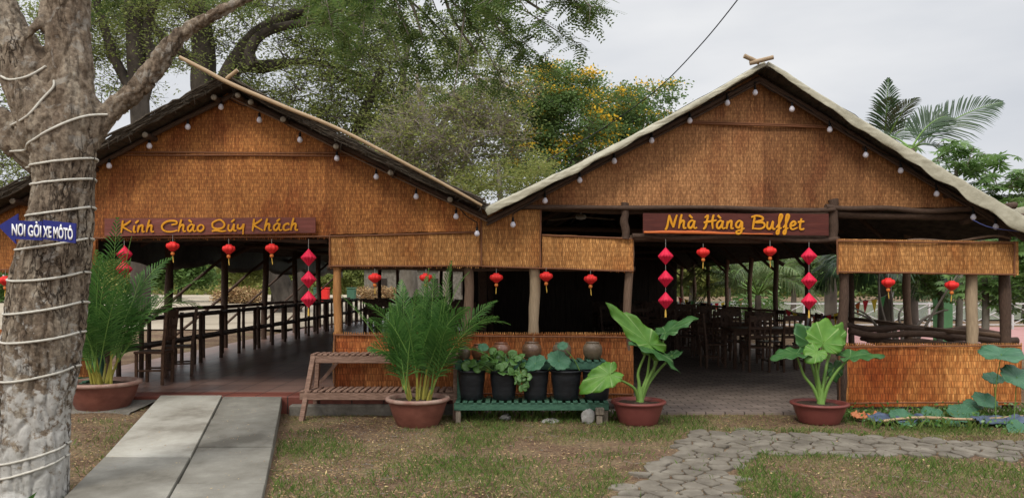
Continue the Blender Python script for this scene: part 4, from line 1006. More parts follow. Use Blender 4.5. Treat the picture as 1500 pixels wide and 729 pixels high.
# overhanging sprays of the front tree: drooping twigs with feathery leaves
def sprays(t, anchors, m, nm='crown', leaflet=(.05, .018), pairs=9, rach=.3):
    Vs = []; tw = MB()
    for (a, b, n_, spread) in anchors:
        a, b = Vector(a), Vector(b)
        mid = a.lerp(b, .5)+Vector((random.uniform(-.1, .1), random.uniform(-.15, .15), .12))
        pp = cat([a, mid, b], 6); tw.tube(pp, lerp_list([.012, .003], len(pp)), 5, caps=False)
        for k in range(n_):
            q = pp[random.randrange(len(pp)//5, len(pp))]; d0 = Vector((random.uniform(-1, 1), random.uniform(-1, 1), random.uniform(-.7, .35))).normalized()
            e = q+d0*spread*random.uniform(.3, 1); tw.tube([q, q.lerp(e, .5)+Vector((0, 0, .02)), e], [.004, .003, .0015], 4, caps=False)
            for j in range(5):
                f = q.lerp(e, random.uniform(.2, 1)); dr = Vector((random.uniform(-1, 1), random.uniform(-1, 1), random.uniform(-.8, .3))).normalized()
                Vs.append((tuple(f), tuple(dr)))
    A = np.array([v[0] for v in Vs]); D = np.array([v[1] for v in Vs]); n = len(A)
    t_ = rand_dirs(n); t_[:, 2] = np.abs(t_[:, 2])+1.0; S = np.cross(D, t_); S /= np.linalg.norm(S, axis=1)[:, None]
    parts = []
    for k in range(pairs):
        f = (k+.5)/pairs; c = A+D*rach*f; c[:, 2] -= .04*f*f
        for sg2 in (-1, 1):
            d = S*sg2+D*.45; d /= np.linalg.norm(d, axis=1)[:, None]; w = np.cross(d, np.cross(D, S)); w /= np.linalg.norm(w, axis=1)[:, None]+1e-9
            parts.append(quads(c, d, w, leaflet[0]*(1.15-.6*abs(f-.4)), leaflet[1]))
    v, f = join(parts); np_mesh(nm, v, f, m, t); tag(tw.build('twigs', M['bark_grey'], t), kind='stuff')
anch = []
rs = random.Random(5)
for _ in range(22):
    x0 = rs.uniform(440, 800); y0 = rs.uniform(-110, -40); Yd = rs.uniform(6.0, 7.6)
    tgt_x = x0+rs.uniform(-30, 90); lim = 120*math.exp(-((tgt_x-640)/150)**2)+30
    tgt_y = rs.uniform(-20, lim)
    anch.append((P(x0, y0, Yd), P(min(tgt_x, 865), tgt_y, Yd+rs.uniform(-.3, .3)), 10, .22))
for (a, b, c_, d_) in ((700, -40, 862, 30), (690, -20, 842, 62), (720, -60, 868, 12), (640, -30, 790, 105), (650, -10, 770, 75), (600, 0, 700, 120), (560, 0, 625, 118), (690, 0, 800, 95), (660, 0, 740, 128), (560, -20, 610, 90)):
    anch.append((P(a, b, 6.8), P(c_, d_, 6.9), 12, .20))
for _ in range(12):
    x0 = rs.uniform(-20, 440); anch.append((P(x0, -110, 7.4), P(x0+rs.uniform(-30, 40), rs.uniform(-60, 18), 7.6), 8, .22))
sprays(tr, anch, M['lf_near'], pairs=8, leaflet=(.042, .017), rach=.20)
s = MB()
for L in ([(640, -110, 13, .9), (690, -60, 8, 1.1), (740, -20, 6, 1.2), (800, 20, 4, 1.3)], [(520, -95, 14, .6), (560, -50, 8, .9), (600, 0, 6, 1.1), (620, 60, 4, 1.2)], [(700, -100, 10, 1.0), (650, -40, 6, 1.1), (660, 20, 5, 1.2), (700, 80, 3, 1.2)]):
    p_, r_ = tp(L); pp = cat(p_, 5); s.tube(pp, lerp_list(r_, len(pp)), 7)
s.build('limb', M['bark_grey'], tr)

# ------------------------------------------------------------------ trees behind the halls
Yb = 38
M['bark_mid'] = simple('mid_bark', ((.05, .04, .032), (.17, .14, .11)), 2, (1, 1, .5), .95, .6, 10)
tree('rain_tree', 'huge dark-limbed rain tree leaning up behind the left hall roof', tuple(P(418, 440, Yb)[:2])+(.25,),
     [limb([(420, 464, 48), (420, 440, 38), (404, 400, 30), (372, 310, 32), (330, 210, 38), (300, 140, 38), (298, 80, 34), (292, 20, 30), (280, -60, 24)], Yb),
      limb([(422, 445, 34), (440, 418, 28), (462, 378, 26), (482, 330, 24), (500, 270, 24, 2), (520, 200, 18, 2), (560, 100, 12, 2)], Yb),
      limb([(312, 170, 30), (335, 110, 28), (352, 80, 24), (380, 48, 22), (430, 22, 18), (480, 12, 16), (540, -10, 10)], Yb),
      limb([(322, 120, 20), (350, 98, 20), (385, 98, 20), (420, 92, 14, 1), (400, 70, 0.1, 1)][:4], Yb),
      limb([(372, 96, 18), (366, 76, 16), (385, 50, 14), (430, 36, 12), (500, 30, 9), (580, 20, 5)], Yb-1),
      limb([(300, 110, 16), (270, 80, 14), (225, 40, 12), (200, -20, 9)], Yb), limb([(390, 100, 14), (440, 90, 10), (500, 100, 7), (550, 120, 4)], Yb)],
     [pb(420, 20, Yb, 4.5, 2.0, 3), pb(520, 60, Yb, 3.2, 2.4, 3), pb(440, 130, Yb, 3.5, 1.9, 3, 1.2), pb(400, 170, Yb+3, 3.0, 1.5, 2.5, 1.2), pb(470, 220, Yb+3, 2.4, 1.2, 2, 1), pb(240, 30, Yb, 3.5, 2.0, 3), pb(530, 150, Yb, 3.0, 2.2, 3, 1.2), pb(350, -20, Yb, 6, 1.2, 4), pb(180, 80, Yb, 2.2, 2.4, 3, .8)],
     430, 105, (.40, .40, .14), .17, .075, M['lf_rain'], M['bark_dark'], twig=5, twl=1.0, br_r=.085, rmin=.035)
Yc = 31
tree('rain_tree', 'dark upright tree behind the left hall, between the pale trunk and the roof ridge', tuple(P(205, 460, Yc)[:2])+(.2,),
     [limb([(205, 470, 30), (206, 380, 27), (207, 250, 26), (205, 165, 27), (200, 90, 27), (196, 10, 24), (190, -70, 18)], Yc),
      limb([(206, 150, 22), (222, 90, 16), (215, 40, 13), (240, -30, 10)], Yc), limb([(203, 150, 18), (170, 90, 14), (150, 30, 12), (130, -50, 8)], Yc),
      limb([(206, 230, 14), (240, 190, 12), (280, 175, 8), (300, 165, 5)], Yc)],
     [pb(160, 40, Yc, 2.2, 1.8, 2), pb(60, 60, Yc, 2.6, 1.4, 2), pb(250, 60, Yc, 1.3, 1.6, 2, .7), pb(20, 170, Yc, 1.8, 1.4, 2), pb(0, 250, Yc, 2, 1.1, 2), pb(160, 130, Yc, 1, .8, 1), pb(200, -40, Yc, 5, .8, 3)],
     270, 100, (.32, .32, .12), .14, .06, M['lf_rain'], M['bark_dark'], twig=4, twl=.8, br_r=.07, rmin=.028)
Yd = 42
tree('feathery_tree', 'feathery mid green tree rising behind the middle of the left roof', tuple(P(600, 440, Yd)[:2])+(0,),
     [limb([(600, 470, 30), (598, 380, 24), (592, 280, 18), (600, 200, 14), (590, 120, 10), (600, 60, 6)], Yd), limb([(598, 260, 12), (560, 200, 9), (530, 150, 6)], Yd), limb([(600, 240, 12), (650, 180, 9), (680, 120, 6)], Yd)],
     [pb(600, 90, Yd, 3.6, 2.6, 3), pb(540, 170, Yd, 3.2, 2.2, 3), pb(680, 120, Yd, 3.4, 2.4, 3), pb(610, 180, Yd, 3.4, 2.2, 3), pb(540, 60, Yd, 2.5, 1.8, 3), pb(690, 60, Yd, 2.5, 1.6, 2)],
     300, 80, (.42, .42, .12), .2, .085, M['lf_rain'], M['bark_grey'], twig=3, twl=.8, rmin=.035)
Ye = 35
tree('twiggy_tree', 'half-bare twiggy tree with olive leaves showing above the valley between the roofs', tuple(P(655, 440, Ye)[:2])+(0,),
     [limb([(655, 470, 24), (652, 380, 20), (650, 300, 16), (640, 230, 12), (620, 160, 8), (610, 110, 5)], Ye), limb([(650, 300, 12), (680, 240, 9), (700, 190, 6), (720, 150, 4)], Ye), limb([(648, 280, 10), (600, 230, 7), (570, 200, 5)], Ye), limb([(652, 310, 10), (700, 280, 7), (745, 255, 5)], Ye)],
     [pb(650, 200, Ye, 3.0, 2.0, 2.5), pb(700, 210, Ye, 2.4, 1.6, 2), pb(600, 220, Ye, 2.2, 1.3, 2), pb(720, 150, Ye, 1.8, 1.4, 2), pb(650, 255, Ye, 2.4, .9, 2)],
     240, 66, (.35, .35, .14), .15, .07, M['lf_olive'], M['twig'], twig=6, twl=1.1, rmin=.034, br_r=.045, twm=M['twig'])
Yf = 45
tree('flowering_tree', 'green tree dotted with yellow blossom, nearer the left roof', tuple(P(810, 440, Yf)[:2])+(0,),
     [limb([(815, 470, 26), (812, 350, 20), (806, 250, 14), (800, 180, 9), (800, 120, 5)], Yf), limb([(812, 280, 10), (850, 220, 8), (870, 170, 5)], Yf)],
     [pb(810, 140, Yf, 2.6, 2.0, 2.5), pb(840, 190, Yf, 2.8, 2.0, 2.5), pb(770, 180, Yf, 2.4, 2.4, 2.5), pb(800, 240, Yf, 3.2, 1.6, 2.5), pb(850, 125, Yf, 1.4, 1.1, 1.5)],
     230, 110, (.5, .5, .2), .22, .11, M['lf_green'], M['bark_grey'], flowers=(95, (.4, .4, .12), .17), group='yellow flowering trees behind the halls', rmin=.04)
tree('flowering_tree', 'green tree dotted with yellow blossom, rising just left of the right roof peak', tuple(P(910, 440, 48)[:2])+(0,),
     [limb([(912, 470, 22), (915, 350, 18), (912, 250, 12), (905, 180, 8), (905, 140, 4)], 48), limb([(914, 290, 9), (950, 220, 7), (965, 170, 4)], 48)],
     [pb(905, 160, 48, 2.2, 1.6, 2.5), pb(890, 220, 48, 2.6, 2.0, 2.5), pb(945, 190, 48, 2.2, 1.6, 2.5), pb(930, 140, 48, 1.2, 1.0, 1.5), pb(975, 135, 48, .9, .9, 1.2, 1.2)],
     190, 105, (.5, .5, .2), .22, .11, M['lf_green'], M['bark_grey'], flowers=(80, (.4, .4, .12), .17), group='yellow flowering trees behind the halls', rmin=.04)
tree('leafy_tree', 'small bright green tree in the gap where the two roofs meet', tuple(P(735, 440, 33)[:2])+(0,),
     [limb([(735, 470, 16), (735, 360, 12), (733, 290, 8), (730, 240, 5)], 33)],
     [pb(730, 265, 33, 1.9, .8, 1.5), pb(770, 250, 33, 1.3, .9, 1.5), pb(690, 275, 33, 1.3, .6, 1.5)], 80, 90, (.35, .35, .18), .14, .06, M['lf_olive'], M['bark_grey'], rmin=.03)
# far side of the yard, seen under the left roof
far = [(262, 392, 3.0, 1.6, 62, 'lf_light', 'pale green round tree across the yard, seen by the left-most hall posts'), (400, 378, 3.8, 1.9, 60, 'lf_rain', 'dark green spreading tree across the yard with blue-dark shade under it'),
       (345, 395, 2.2, 1.2, 74, 'lf_olive', 'olive tree far across the yard between two bigger crowns'), (480, 390, 4, 2.2, 78, 'lf_rain', 'far tree across the yard behind the bins'), (215, 385, 4, 2.4, 80, 'lf_olive', 'far dark tree across the yard behind the potted palm'),
       (560, 385, 5, 2.4, 82, 'lf_rain', 'far tree across the yard seen through the hall\'s middle opening'), (20, 400, 5, 3.0, 60, 'lf_light', 'bright green tree beyond the left hall beside the pale trunk')]
for (px, py, rr_, rz_, Y, mm, lab) in far:  # paler leaf materials stand in for haze over the yard
    c = P(px, py, Y)
    tree('yard_tree', lab, (c.x, c.y, .3), [([Vector((c.x, Y, .2)), Vector((c.x+.1, Y, c.z*.6)), Vector((c.x, Y, c.z+rz_*.5))], [.22, .17, .08])],
         [((c.x, c.y, c.z), (rr_, rr_*.8, rz_)), ((c.x+rr_*.5, c.y, c.z-rz_*.3), (rr_*.6, rr_*.6, rz_*.6)), ((c.x-rr_*.6, c.y, c.z-rz_*.1), (rr_*.5, rr_*.5, rz_*.6))],
         70, 160, (.5, .5, .32), .34, .2, M[mm], M['bark_dark'], rmin=.05)
for i, (px, Y, w) in enumerate(((350, 56, 2.0), (560, 62, 2.6), (130, 56, 2))):
    c = P(px, 430, Y); v, f = leaves(blob_points([((c.x, Y, .75), (w, .8, .7))], 90), 60, (.25, .2, .15), .2, .08)
    t = thing('low_hedge', ['low dry hedge across the dusty yard under the dark spreading tree', 'low hedge seen through the middle opening of the left hall', 'low hedge across the yard behind the potted palm'][i], 'hedge', (c.x, Y, .2)); np_mesh('foliage', v, f, M['litter'], t)
# distant tree line closing the horizon
pts_ = []
for a in np.linspace(-75, 62, 150):
    d = 120+RNG.uniform(-12, 12); x = d*math.tan(R(a))*.75
    pts_.append(((x, d, 1+RNG.uniform(0, 1.5)), (5.5, 4, RNG.uniform(3.2, 6.0))))
v, f = leaves(blob_points(pts_, 2600), 26, (1.3, 1.3, .8), 1.1, .6)
tag(np_mesh('far_woods', v, f, M['lf_olive']), kind='stuff')  # lighter olive leaves: distance haze put into the colour
# ------------------------------------------------------------------ lanterns
def round_lantern(px, py, Y, label, r=.074):
    c = P(px, py, Y); t = thing('round_lantern', label, 'lantern', tuple(c), 'round red lanterns hung along the halls')
    s = MB(); n = 40; prof = [(.018, .058), (.034, .060), (.036, .048), (.070, .034), (.078, .008), (.072, -.014), (.048, -.036), (.030, -.05), (.03, -.058), (.012, -.058)]
    b = 0
    for (rr, z) in prof:
        for k in range(n):
            a = 2*math.pi*k/n; f = 1+.09*math.cos(8*a)*(1 if rr > .04 else .2); f2 = rr*r/.074*f
            s.v.append((c.x+f2*math.cos(a), c.y+f2*math.sin(a), c.z+z*r/.074))
    for i in range(len(prof)-1):
        for k in range(n):
            k2 = (k+1) % n; s.face((i*n+k2, i*n+k, (i+1)*n+k, (i+1)*n+k2), None, True)
    s.build('shade', M['red'], t)
    s = MB(); s.tube([c+Vector((0, 0, .058)), c+Vector((0, 0, .058+random.uniform(.05, .09)))], .0025, 5); s.build('hanging_cord', M['string'], t)
    s = MB(); s.lathe(c+Vector((0, 0, -.088)), [(.004, .026), (.018, .02), (.025, 0), (.018, -.02), (.004, -.026)], 12); s.build('bead', M['orange'], t)
    s = MB(); d = Vector((random.uniform(-.008, .008), 0, 0))
    s.tube([c+Vector((0, 0, -.11)), c+d+Vector((0, 0, -.17)), c+d*1.5+Vector((0, 0, -.20))], [.004, .006, .004], 6); s.build('tassel', M['gold'], t)
    return t
def diamond_string(px, ys_, Y, label, top, tass=True, r=.097, hh=.108):
    t = thing('diamond_lantern_string', label, 'lantern string', tuple(P(px, top, Y)), 'strings of folded diamond lanterns')
    s = MB(); s.tube([P(px, top, Y), P(px, ys_[-1], Y)], .0028, 5); s.build('hanging_cord', M['string'], t)
    for q, py in enumerate(ys_):
        c = P(px, py, Y); s = MB(); n = 24; ph = random.uniform(0, 1)
        rings = [(.004, hh), (r*.97, .008), (r*.97, -.008), (.004, -hh)]
        for k_, (rr, z) in enumerate(rings):
            for k in range(n):
                a = 2*math.pi*k/n+ph; f = 1 if k % 2 == 0 else .86
                s.v.append((c.x+rr*f*math.cos(a), c.y+rr*f*math.sin(a), c.z+z+(.010 if (k % 2 and 0 < k_ < 3) else 0)))
        for i in range(3):
            for k in range(n): k2 = (k+1) % n; s.face((i*n+k2, i*n+k, (i+1)*n+k, (i+1)*n+k2))
        s.build('lantern', M['pink'], t)
    if tass:
        c = P(px, ys_[-1], Y)-Vector((0, 0, hh)); s = MB()
        s.tube([c, c-Vector((0, 0, .03)), c-Vector((0, 0, .10))], [.004, .010, .013], 8); s.build('tassel', M['gold'], t)
    return t
YL = 9.42
for px, py, lab in ((8, 411, 'round red lantern at the photo\'s left edge, left of the pale trunk'), (253, 361, 'round red lantern under the first word of the welcome board'),
                    (335, 365, 'round red lantern under the middle of the long welcome board'), (398, 364, 'round red lantern under the last word of the welcome board'),
                    (549, 407, 'round red lantern touching the left side of the tall potted palm'), (624, 407, 'round red lantern partly behind the top fronds of the potted palm'),
                    (727, 407, 'round red lantern between the rough post and the pale round post'), (800, 405, 'round red lantern just right of the pale round post'),
                    (865, 409, 'round red lantern above the end of the green plant shelf'), (1030, 370, 'round red lantern under the left end of the buffet board'),
                    (1128, 368, 'round red lantern under the right end of the buffet board'), (1301, 414, 'round red lantern left under the hanging woven side panel'),
                    (1394, 418, 'round red lantern by the pale post under the woven side panel')):
    round_lantern(px, py, YL+random.uniform(-.03, .03), lab)
diamond_string(182, [372, 394], YL, 'short string of crimson diamond lanterns above the left potted palm', 352, False)
diamond_string(452, [377, 409, 438], YL, 'string of three crimson diamond lanterns at the right of the left hall entrance', 350)
diamond_string(975, [375, 408, 440], YL, 'string of three crimson diamond lanterns on the left of the buffet entrance', 350)
diamond_string(1185, [375, 411, 441], YL, 'string of three crimson diamond lanterns on the right of the buffet entrance', 350)

# ------------------------------------------------------------------ festoon bulbs
def festoon(label, pts, Y):
    t = thing('string_light', label, 'string lights', tuple(P(*pts[0], Y)))
    tops = [P(a, b-16, Y+.02) for a, b in pts]; c = []
    for i in range(len(tops)-1):
        a, b = tops[i], tops[i+1]; c += [a, a.lerp(b, .5)+Vector((0, 0, -.025))]
    c.append(tops[-1]); s = MB(); s.tube(cat(c, 4), .006, 5); s.build('cable', M['cable'], t)
    for a, b in pts:
        q = P(a, b, Y); q.x += random.uniform(-.01, .01); s = MB(); s.tube([q+Vector((0, .02, .14)), q+Vector((0, .01, .09)), q+Vector((0, 0, .075)), q+Vector((0, 0, .035))], [.006, .008, .016, .018], 8)
        o = s.build('socket', M['blackmat'], t)
        s = MB(); s.lathe(q, [(.014, .042), (.018, .034), (.031, .012), (.034, -.004), (.028, -.022), (.014, -.034), (.001, -.036)], 14); s.build('bulb', M['bulb'], o)
festoon('white bulbs strung under the dark thatched edge of the left roof', [(161, 243), (218, 214), (274, 186), (323, 157), (379, 176), (440, 205), (494, 232), (551, 259), (610, 288), (668, 317), (699, 342)], 9.40)
festoon('white bulbs strung under the beige tarp edge of the right roof', [(752, 329), (798, 294), (850, 264), (899, 236), (955, 206), (1010, 177), (1065, 151), (1107, 136), (1159, 160), (1216, 190), (1269, 227), (1319, 250), (1371, 284), (1425, 318), (1459, 332)], 9.38)
s = MB(); s.tube(cat([P(1425, 322, 9.3), P(1455, 334, 9.3), P(1520, 340, 9.25), P(1560, 336, 9.2)], 4), .006, 5)
tag(s.build('cable', simple('blue_cable', ((.08, .10, .3), (.1, .13, .36)), 5, bump=0)), 'thin blue cable running off beside the right-hand roof eave', 'cable')
s = MB(); s.tube(cat([P(1100, -25, 9.0), P(1030, 62, 10), P(960, 133, 11.5), P(880, 190, 12.5), P(800, 235, 12)], 8), .008, 5)
tag(s.build('power_line', M['cable']), 'thin black wire slanting across the sky down to the right roof', 'wire')

# ------------------------------------------------------------------ pots and plants
def pot(t, c, R_, H_, m, mrim, foot=.62, thick=.03):
    s = MB(); s.lathe(c, [(R_*foot*.9, 0), (R_*foot, .004), (R_*foot*1.05, .02), (R_*.80, H_*.45), (R_*.90, H_*.82), (R_*.91, H_*.9)], 40, wob=.004)
    o = s.build('pot', m, t)
    s = MB(); s.lathe(c, [(R_*.905, H_*.86), (R_*.99, H_*.89), (R_*1.0, H_*.94), (R_*.985, H_), (R_*.86, H_), (R_*.85, H_*.8)], 40, wob=.004); s.build('rim', mrim, o)
    s = MB(); n = 22
    def so(u, v):
        a = u*2*math.pi; r = R_*.86*v; return Vector((c[0]+r*math.cos(a), c[1]+r*math.sin(a), c[2]+H_*.86+.02*(1-v)+.02*noise.noise(Vector((r*math.cos(a)*12, r*math.sin(a)*12, c[0])))))
    s.grid(so, n, 8); s.build('soil', M['soil'], o)
def frond(base, dirv, L, droop, nl, ll, lw, rad=.010, vee=.5, start=.18, twist=0.0, tipk=.35, up=.0, stiff=False, lsag=.35):
    """feather palm frond: returns rachis points and leaflet quads (two per leaflet, so that they bend)"""
    base = Vector(base); d = Vector(dirv).normalized(); n = 14; pts = [base]; cur = d.copy(); seg = L/n
    for i in range(n):
        cur = (cur+Vector((0, 0, -droop*(i/n+.25)/n*2.2))).normalized(); pts.append(pts[-1]+cur*seg)
    V = []; Fc = []
    side0 = d.cross(Vector((0, 0, 1)))
    if side0.length < .1: side0 = Vector((1, 0, 0))
    side0.normalize()
    for k in range(nl):
        f = start+(1-start)*(k+.5)/nl; x = f*n; i = min(int(x), n-1); p = pts[i].lerp(pts[i+1], x-i); T = (pts[i+1]-pts[i]).normalized()
        S = side0-T*side0.dot(T); S.normalize(); N_ = S.cross(T)
        if N_.z < 0: N_ = -N_
        if twist: S = Matrix.Rotation(twist, 3, T)@S; N_ = Matrix.Rotation(twist, 3, T)@N_
        le = ll*(math.sin(math.pi*min(1, .18+f*.80))**.7)*(1-(1-tipk)*max(0, f-.55)/.45*.6)*random.uniform(.9, 1.08)
        for sg_ in (-1, 1):
            ld = (S*sg_*(1-.35*f)+T*(.45+.75*f)+N_*vee*(1-.5*f)+Vector((random.uniform(-.08, .08), random.uniform(-.08, .08), random.uniform(-.08, .08)))).normalized()
            w = ld.cross(N_).normalized()*lw*.5
            a = p; m1 = p+ld*le*.45; m2 = p+ld*le*.78+Vector((0, 0, -lsag*le*.14)); e = p+ld*le+Vector((0, 0, -lsag*le*.4))
            b = len(V); V += [tuple(a-w*.35), tuple(a+w*.35), tuple(m1+w), tuple(m1-w), tuple(m2+w*.75), tuple(m2-w*.75), tuple(e+w*.08), tuple(e-w*.08)]
            Fc += [(b, b+1, b+2, b+3), (b+3, b+2, b+4, b+5), (b+5, b+4, b+6, b+7)]
    return pts, V, Fc
def build_frond(t, pts, V, Fc, lm, sm_, r0, r1=.002):
    o = np_mesh('frond', np.array(V), np.array(Fc), lm, t)
    s = MB(); s.tube(pts, lerp_list([r0, r1], len(pts)), 6); s.build('rachis', sm_, o)
def areca(label, px, pyb, Y, R_, H_, ph, seed, zbase, extra=()):
    ph *= 1.05; rnd = random.Random(seed); random.seed(seed)
    c = Vector(((px-750)*Y/F, Y, zbase)); t = thing('potted_palm', label, 'potted palm', tuple(c), 'areca palms in bowl-shaped pots')
    pot(t, c, R_, H_, M['terracotta'], M['rimdust'])
    top = c+Vector((0, 0, H_*.86)); lst = []
    for k in range(15):
        a = rnd.uniform(0, 2*math.pi); r = R_*.36*rnd.uniform(.1, 1); b = top+Vector((r*math.cos(a), r*math.sin(a), -.02)); hh = rnd.uniform(.14, .36)*ph/1.5
        e = b+Vector((math.cos(a)*.13*rnd.uniform(.2, 1), math.sin(a)*.13, hh)); s = MB(); s.tube([b, b.lerp(e, .5)+Vector((0, 0, .01)), e], [.020, .015, .011], 7); s.build('stem', M['stem_y'], t); lst.append((e, a, r))
    for e, a, r in lst:
        for j in range(2 if rnd.random() < .6 else 3):
            aa = a+rnd.uniform(-1.2, 1.2); tilt = rnd.choice([rnd.uniform(.02, .22), rnd.uniform(.1, .58)]); dv = Vector((math.cos(aa)*tilt, math.sin(aa)*tilt, 1)); L = rnd.uniform(.60, 1.22)*ph/1.5*(1.08-.25*tilt)
            p_, V, Fc = frond(e-Vector((0, 0, .05)), dv, L, rnd.uniform(.35, 1.15), 28, .27*ph/1.5, .0165, vee=.32, start=.16, twist=rnd.uniform(-.9, .9), lsag=.6)
            build_frond(t, p_, V, Fc, M['lf_palm'], M['petiole'], .0075)
    for (dv, L, dr) in extra:
        p_, V, Fc = frond(top+Vector((0, 0, .35)), dv, L, dr, 24, .22, .024, vee=.2, start=.45); build_frond(t, p_, V, Fc, M['lf_palm'], M['petiole'], .007)
    return t
areca('tall bushy palm in a bowl pot before the middle wall, between bench and green shelf', 612, 623, 8.65, .37, .33, 1.58, 11, -.01, extra=((Vector((1.1, -.1, 1.0)), 1.1, 1.2),))
areca('bushy palm in a bowl pot at the left entrance beside the concrete ramp', 151, 597, 9.0, .43, .35, 1.82, 23, .11)

def ear_leaf(t, attach, tip, width, normal, m, lobes=.42, droop=.12, wave=.035, kind='leaf', round_=False, nt=56, nr=7, fold=.12):
    a, e = Vector(attach), Vector(tip); T = e-a; L = T.length; T.normalize(); N_ = Vector(normal); N_ = (N_-T*N_.dot(T)).normalized(); S = T.cross(N_)
    s = MB(); ph = random.uniform(0, 6)
    def pt(u, v):
        th = (u-.5)*2*math.pi; q = abs(th)/math.pi
        if round_: r = 1-.06*math.cos(th)*0; w = width/2/L; x = math.cos(th)*r; y = math.sin(th)*w
        else:
            # arrow outline: tip at 0, widest about 100 degrees, rounded lobes, notch at 180
            r = np.interp(q, [0, .08, .2, .35, .5, .65, .8, .9, .96, 1], [1, .86, .72, .62, .58, .58, .60, .52, .3, .10])
            x = r*math.cos(th); y = r*math.sin(th)*(width/L)/1.16
            if x < 0: x *= lobes/.48
        k = 1+wave*math.sin(11*th+ph)*v+wave*.6*math.sin(23*th+ph*2)*v
        x *= v*k; y *= v*k
        z = -droop*(x*x if x > 0 else x*x*.6)*1.0-fold*abs(y)*.0+fold*abs(y)+wave*1.3*math.sin(9*th+ph)*v*v*v
        if round_: z = -.10*(1-v)**2*1.0+wave*1.6*math.sin(5*th+ph)*v**3
        return a+T*x*L+S*y*L+N_*z*L
    s.grid(pt, nt, nr)
    o = s.build(kind, m, t); o.modifiers.new('t', 'SOLIDIFY').thickness = .003
    return o
def stalk(t, pts, r0, r1, m='petiole', nm='stalk'):
    pp = cat(pts, 6); s = MB(); s.tube(pp, lerp_list([r0, r1], len(pp)), 8); return s.build(nm, M[m], t)
def aloc(label, px, Y, R_, H_, leaves_, zb=0.0):
    c = Vector(((px-750)*Y/F, Y, zb)); t = thing('elephant_ear_plant', label, 'potted plant', tuple(c), 'elephant ear plants in low red pots')
    pot(t, c, R_, H_, M['redplastic'], M['redplastic'], .66)
    root = c+Vector((.02, 0, H_*.84))
    stalk(t, [root-Vector((0, 0, .03)), root+Vector((0, 0, .08)), root+Vector((0, 0, .2))], .055, .03, nm='corm')
    for (mid, at, tip, w, nrm, m, dY, lb, dr) in leaves_:
        A = P(*at, Y+dY[1]); B = P(*tip, Y+dY[2]); Mi = P(*mid, Y+dY[0])
        stalk(t, [root+Vector((random.uniform(-.015, .015), 0, 0)), root.lerp(Mi, .5)+Vector(((Mi.x-root.x)*-.05, 0, .03)), Mi, Mi.lerp(A, .6), A], .024, .009)
        ear_leaf(t, A, B, w, nrm, M[m], lobes=lb, droop=dr)
    return t
random.seed(31)
aloc('elephant ear plant in a red pot by the green shelf, its biggest leaf upright', 935, 8.72, .32, .27,
     [((935, 545), (951, 503), (890, 444), .30, (.25, -.8, .35), 'ear_l', (0, -.05, .0), .30, .05),
      ((962, 530), (975, 487), (1022, 459), .33, (-.35, -.28, .85), 'ear_d', (0, .05, .15), .30, .10),
      ((948, 550), (953, 512), (1002, 536), .34, (.35, -.35, .9), 'ear_d', (0, -.1, -.12), .62, .25),
      ((925, 565), (893, 548), (846, 573), .31, (-.3, -.85, .5), 'ear_l', (-.1, -.25, -.30), .30, .15),
      ((957, 545), (962, 505), (940, 480), .16, (.5, .3, .6), 'ear_d', (.1, .2, .25), .3, .2),
      ((962, 545), (985, 520), (1000, 512), .12, (.2, -.5, .8), 'ear_d', (.05, .1, .15), .3, .2)])
aloc('elephant ear plant in a red pot by the right woven wall, its leaves spread flat', 1200, 8.78, .33, .24,
     [((1198, 545), (1206, 502), (1214, 466), .44, (.1, -.85, .40), 'ear_l', (0, -.05, .06), .30, .05),
      ((1178, 550), (1166, 518), (1129, 521), .34, (-.1, -.25, .95), 'ear_d', (0, -.05, -.1), .55, .18),
      ((1188, 530), (1186, 502), (1166, 474), .30, (-.3, -.7, .6), 'ear_d', (.05, .15, .15), .35, .1),
      ((1225, 545), (1246, 522), (1297, 518), .33, (.05, -.28, .95), 'ear_d', (-.05, -.1, -.15), .35, .10),
      ((1212, 530), (1222, 500), (1236, 472), .26, (.4, -.6, .5), 'ear_l', (.05, .15, .2), .35, .1),
      ((1195, 540), (1196, 515), (1181, 530), .26, (-.2, -.8, .6), 'ear_l', (-.05, -.15, -.2), .4, .2),
      ((1208, 560), (1222, 538), (1228, 560), .26, (.3, -.9, .3), 'ear_d', (.05, .1, .1), .4, .2)])

# ------------------------------------------------------------------ shelves and bench
def slat_shelf(name, label, cat_, x0, x1, Yf, z_lo, z_hi, m, mleg, legx, slope_leg=.0, n=22, dlo=.42, dhi=.28, zg=0.0, seed=1):
    rnd = random.Random(seed); t = thing(name, label, cat_, ((x0+x1)/2, Yf, zg))
    for (z, y0, d, nm) in ((z_lo, Yf, dlo, 'lower_shelf'), (z_hi, Yf+dlo-dhi, dhi, 'upper_shelf')):
        s = MB(); s.beam((x0, y0, z-.04), (x1, y0, z-.04), .035, .085, bev=.004); s.beam((x0, y0+d, z-.04), (x1, y0+d, z-.04), .035, .085, bev=.004)
        o = s.build(nm, m, t); s = MB(); w = (x1-x0)/n
        for k in range(n):
            xx = x0+(k+.5)*w+rnd.uniform(-.008, .008); s.beam((xx+rnd.uniform(-.012, .012), y0-.03, z+.013), (xx+rnd.uniform(-.012, .012), y0+d+.03, z+.013+rnd.uniform(-.003, .003)), w*.62, .022, bev=.003)
        s.build('slats', m, o)
    for lx in legx:
        s = MB(); s.beam((lx, Yf+.045, zg), (lx, Yf+.045, z_lo-.085 if True else 0), .06, .09, up=(0, 1, 0), bev=.004); s.build('leg', mleg, t)
        s = MB(); s.beam((lx, Yf+dlo-dhi+.04-slope_leg*.0, z_lo), (lx, Yf+dlo-dhi+.04, z_hi-.085), .05, .07, up=(0, 1, 0), bev=.004); s.build('leg', m, t)
        s = MB(); s.beam((lx, Yf+dlo-.03, zg), (lx, Yf+dlo-.03, z_hi-.085), .05, .07, up=(0, 1, 0), bev=.004); s.build('leg', m, t)
    return t
YG = 8.72
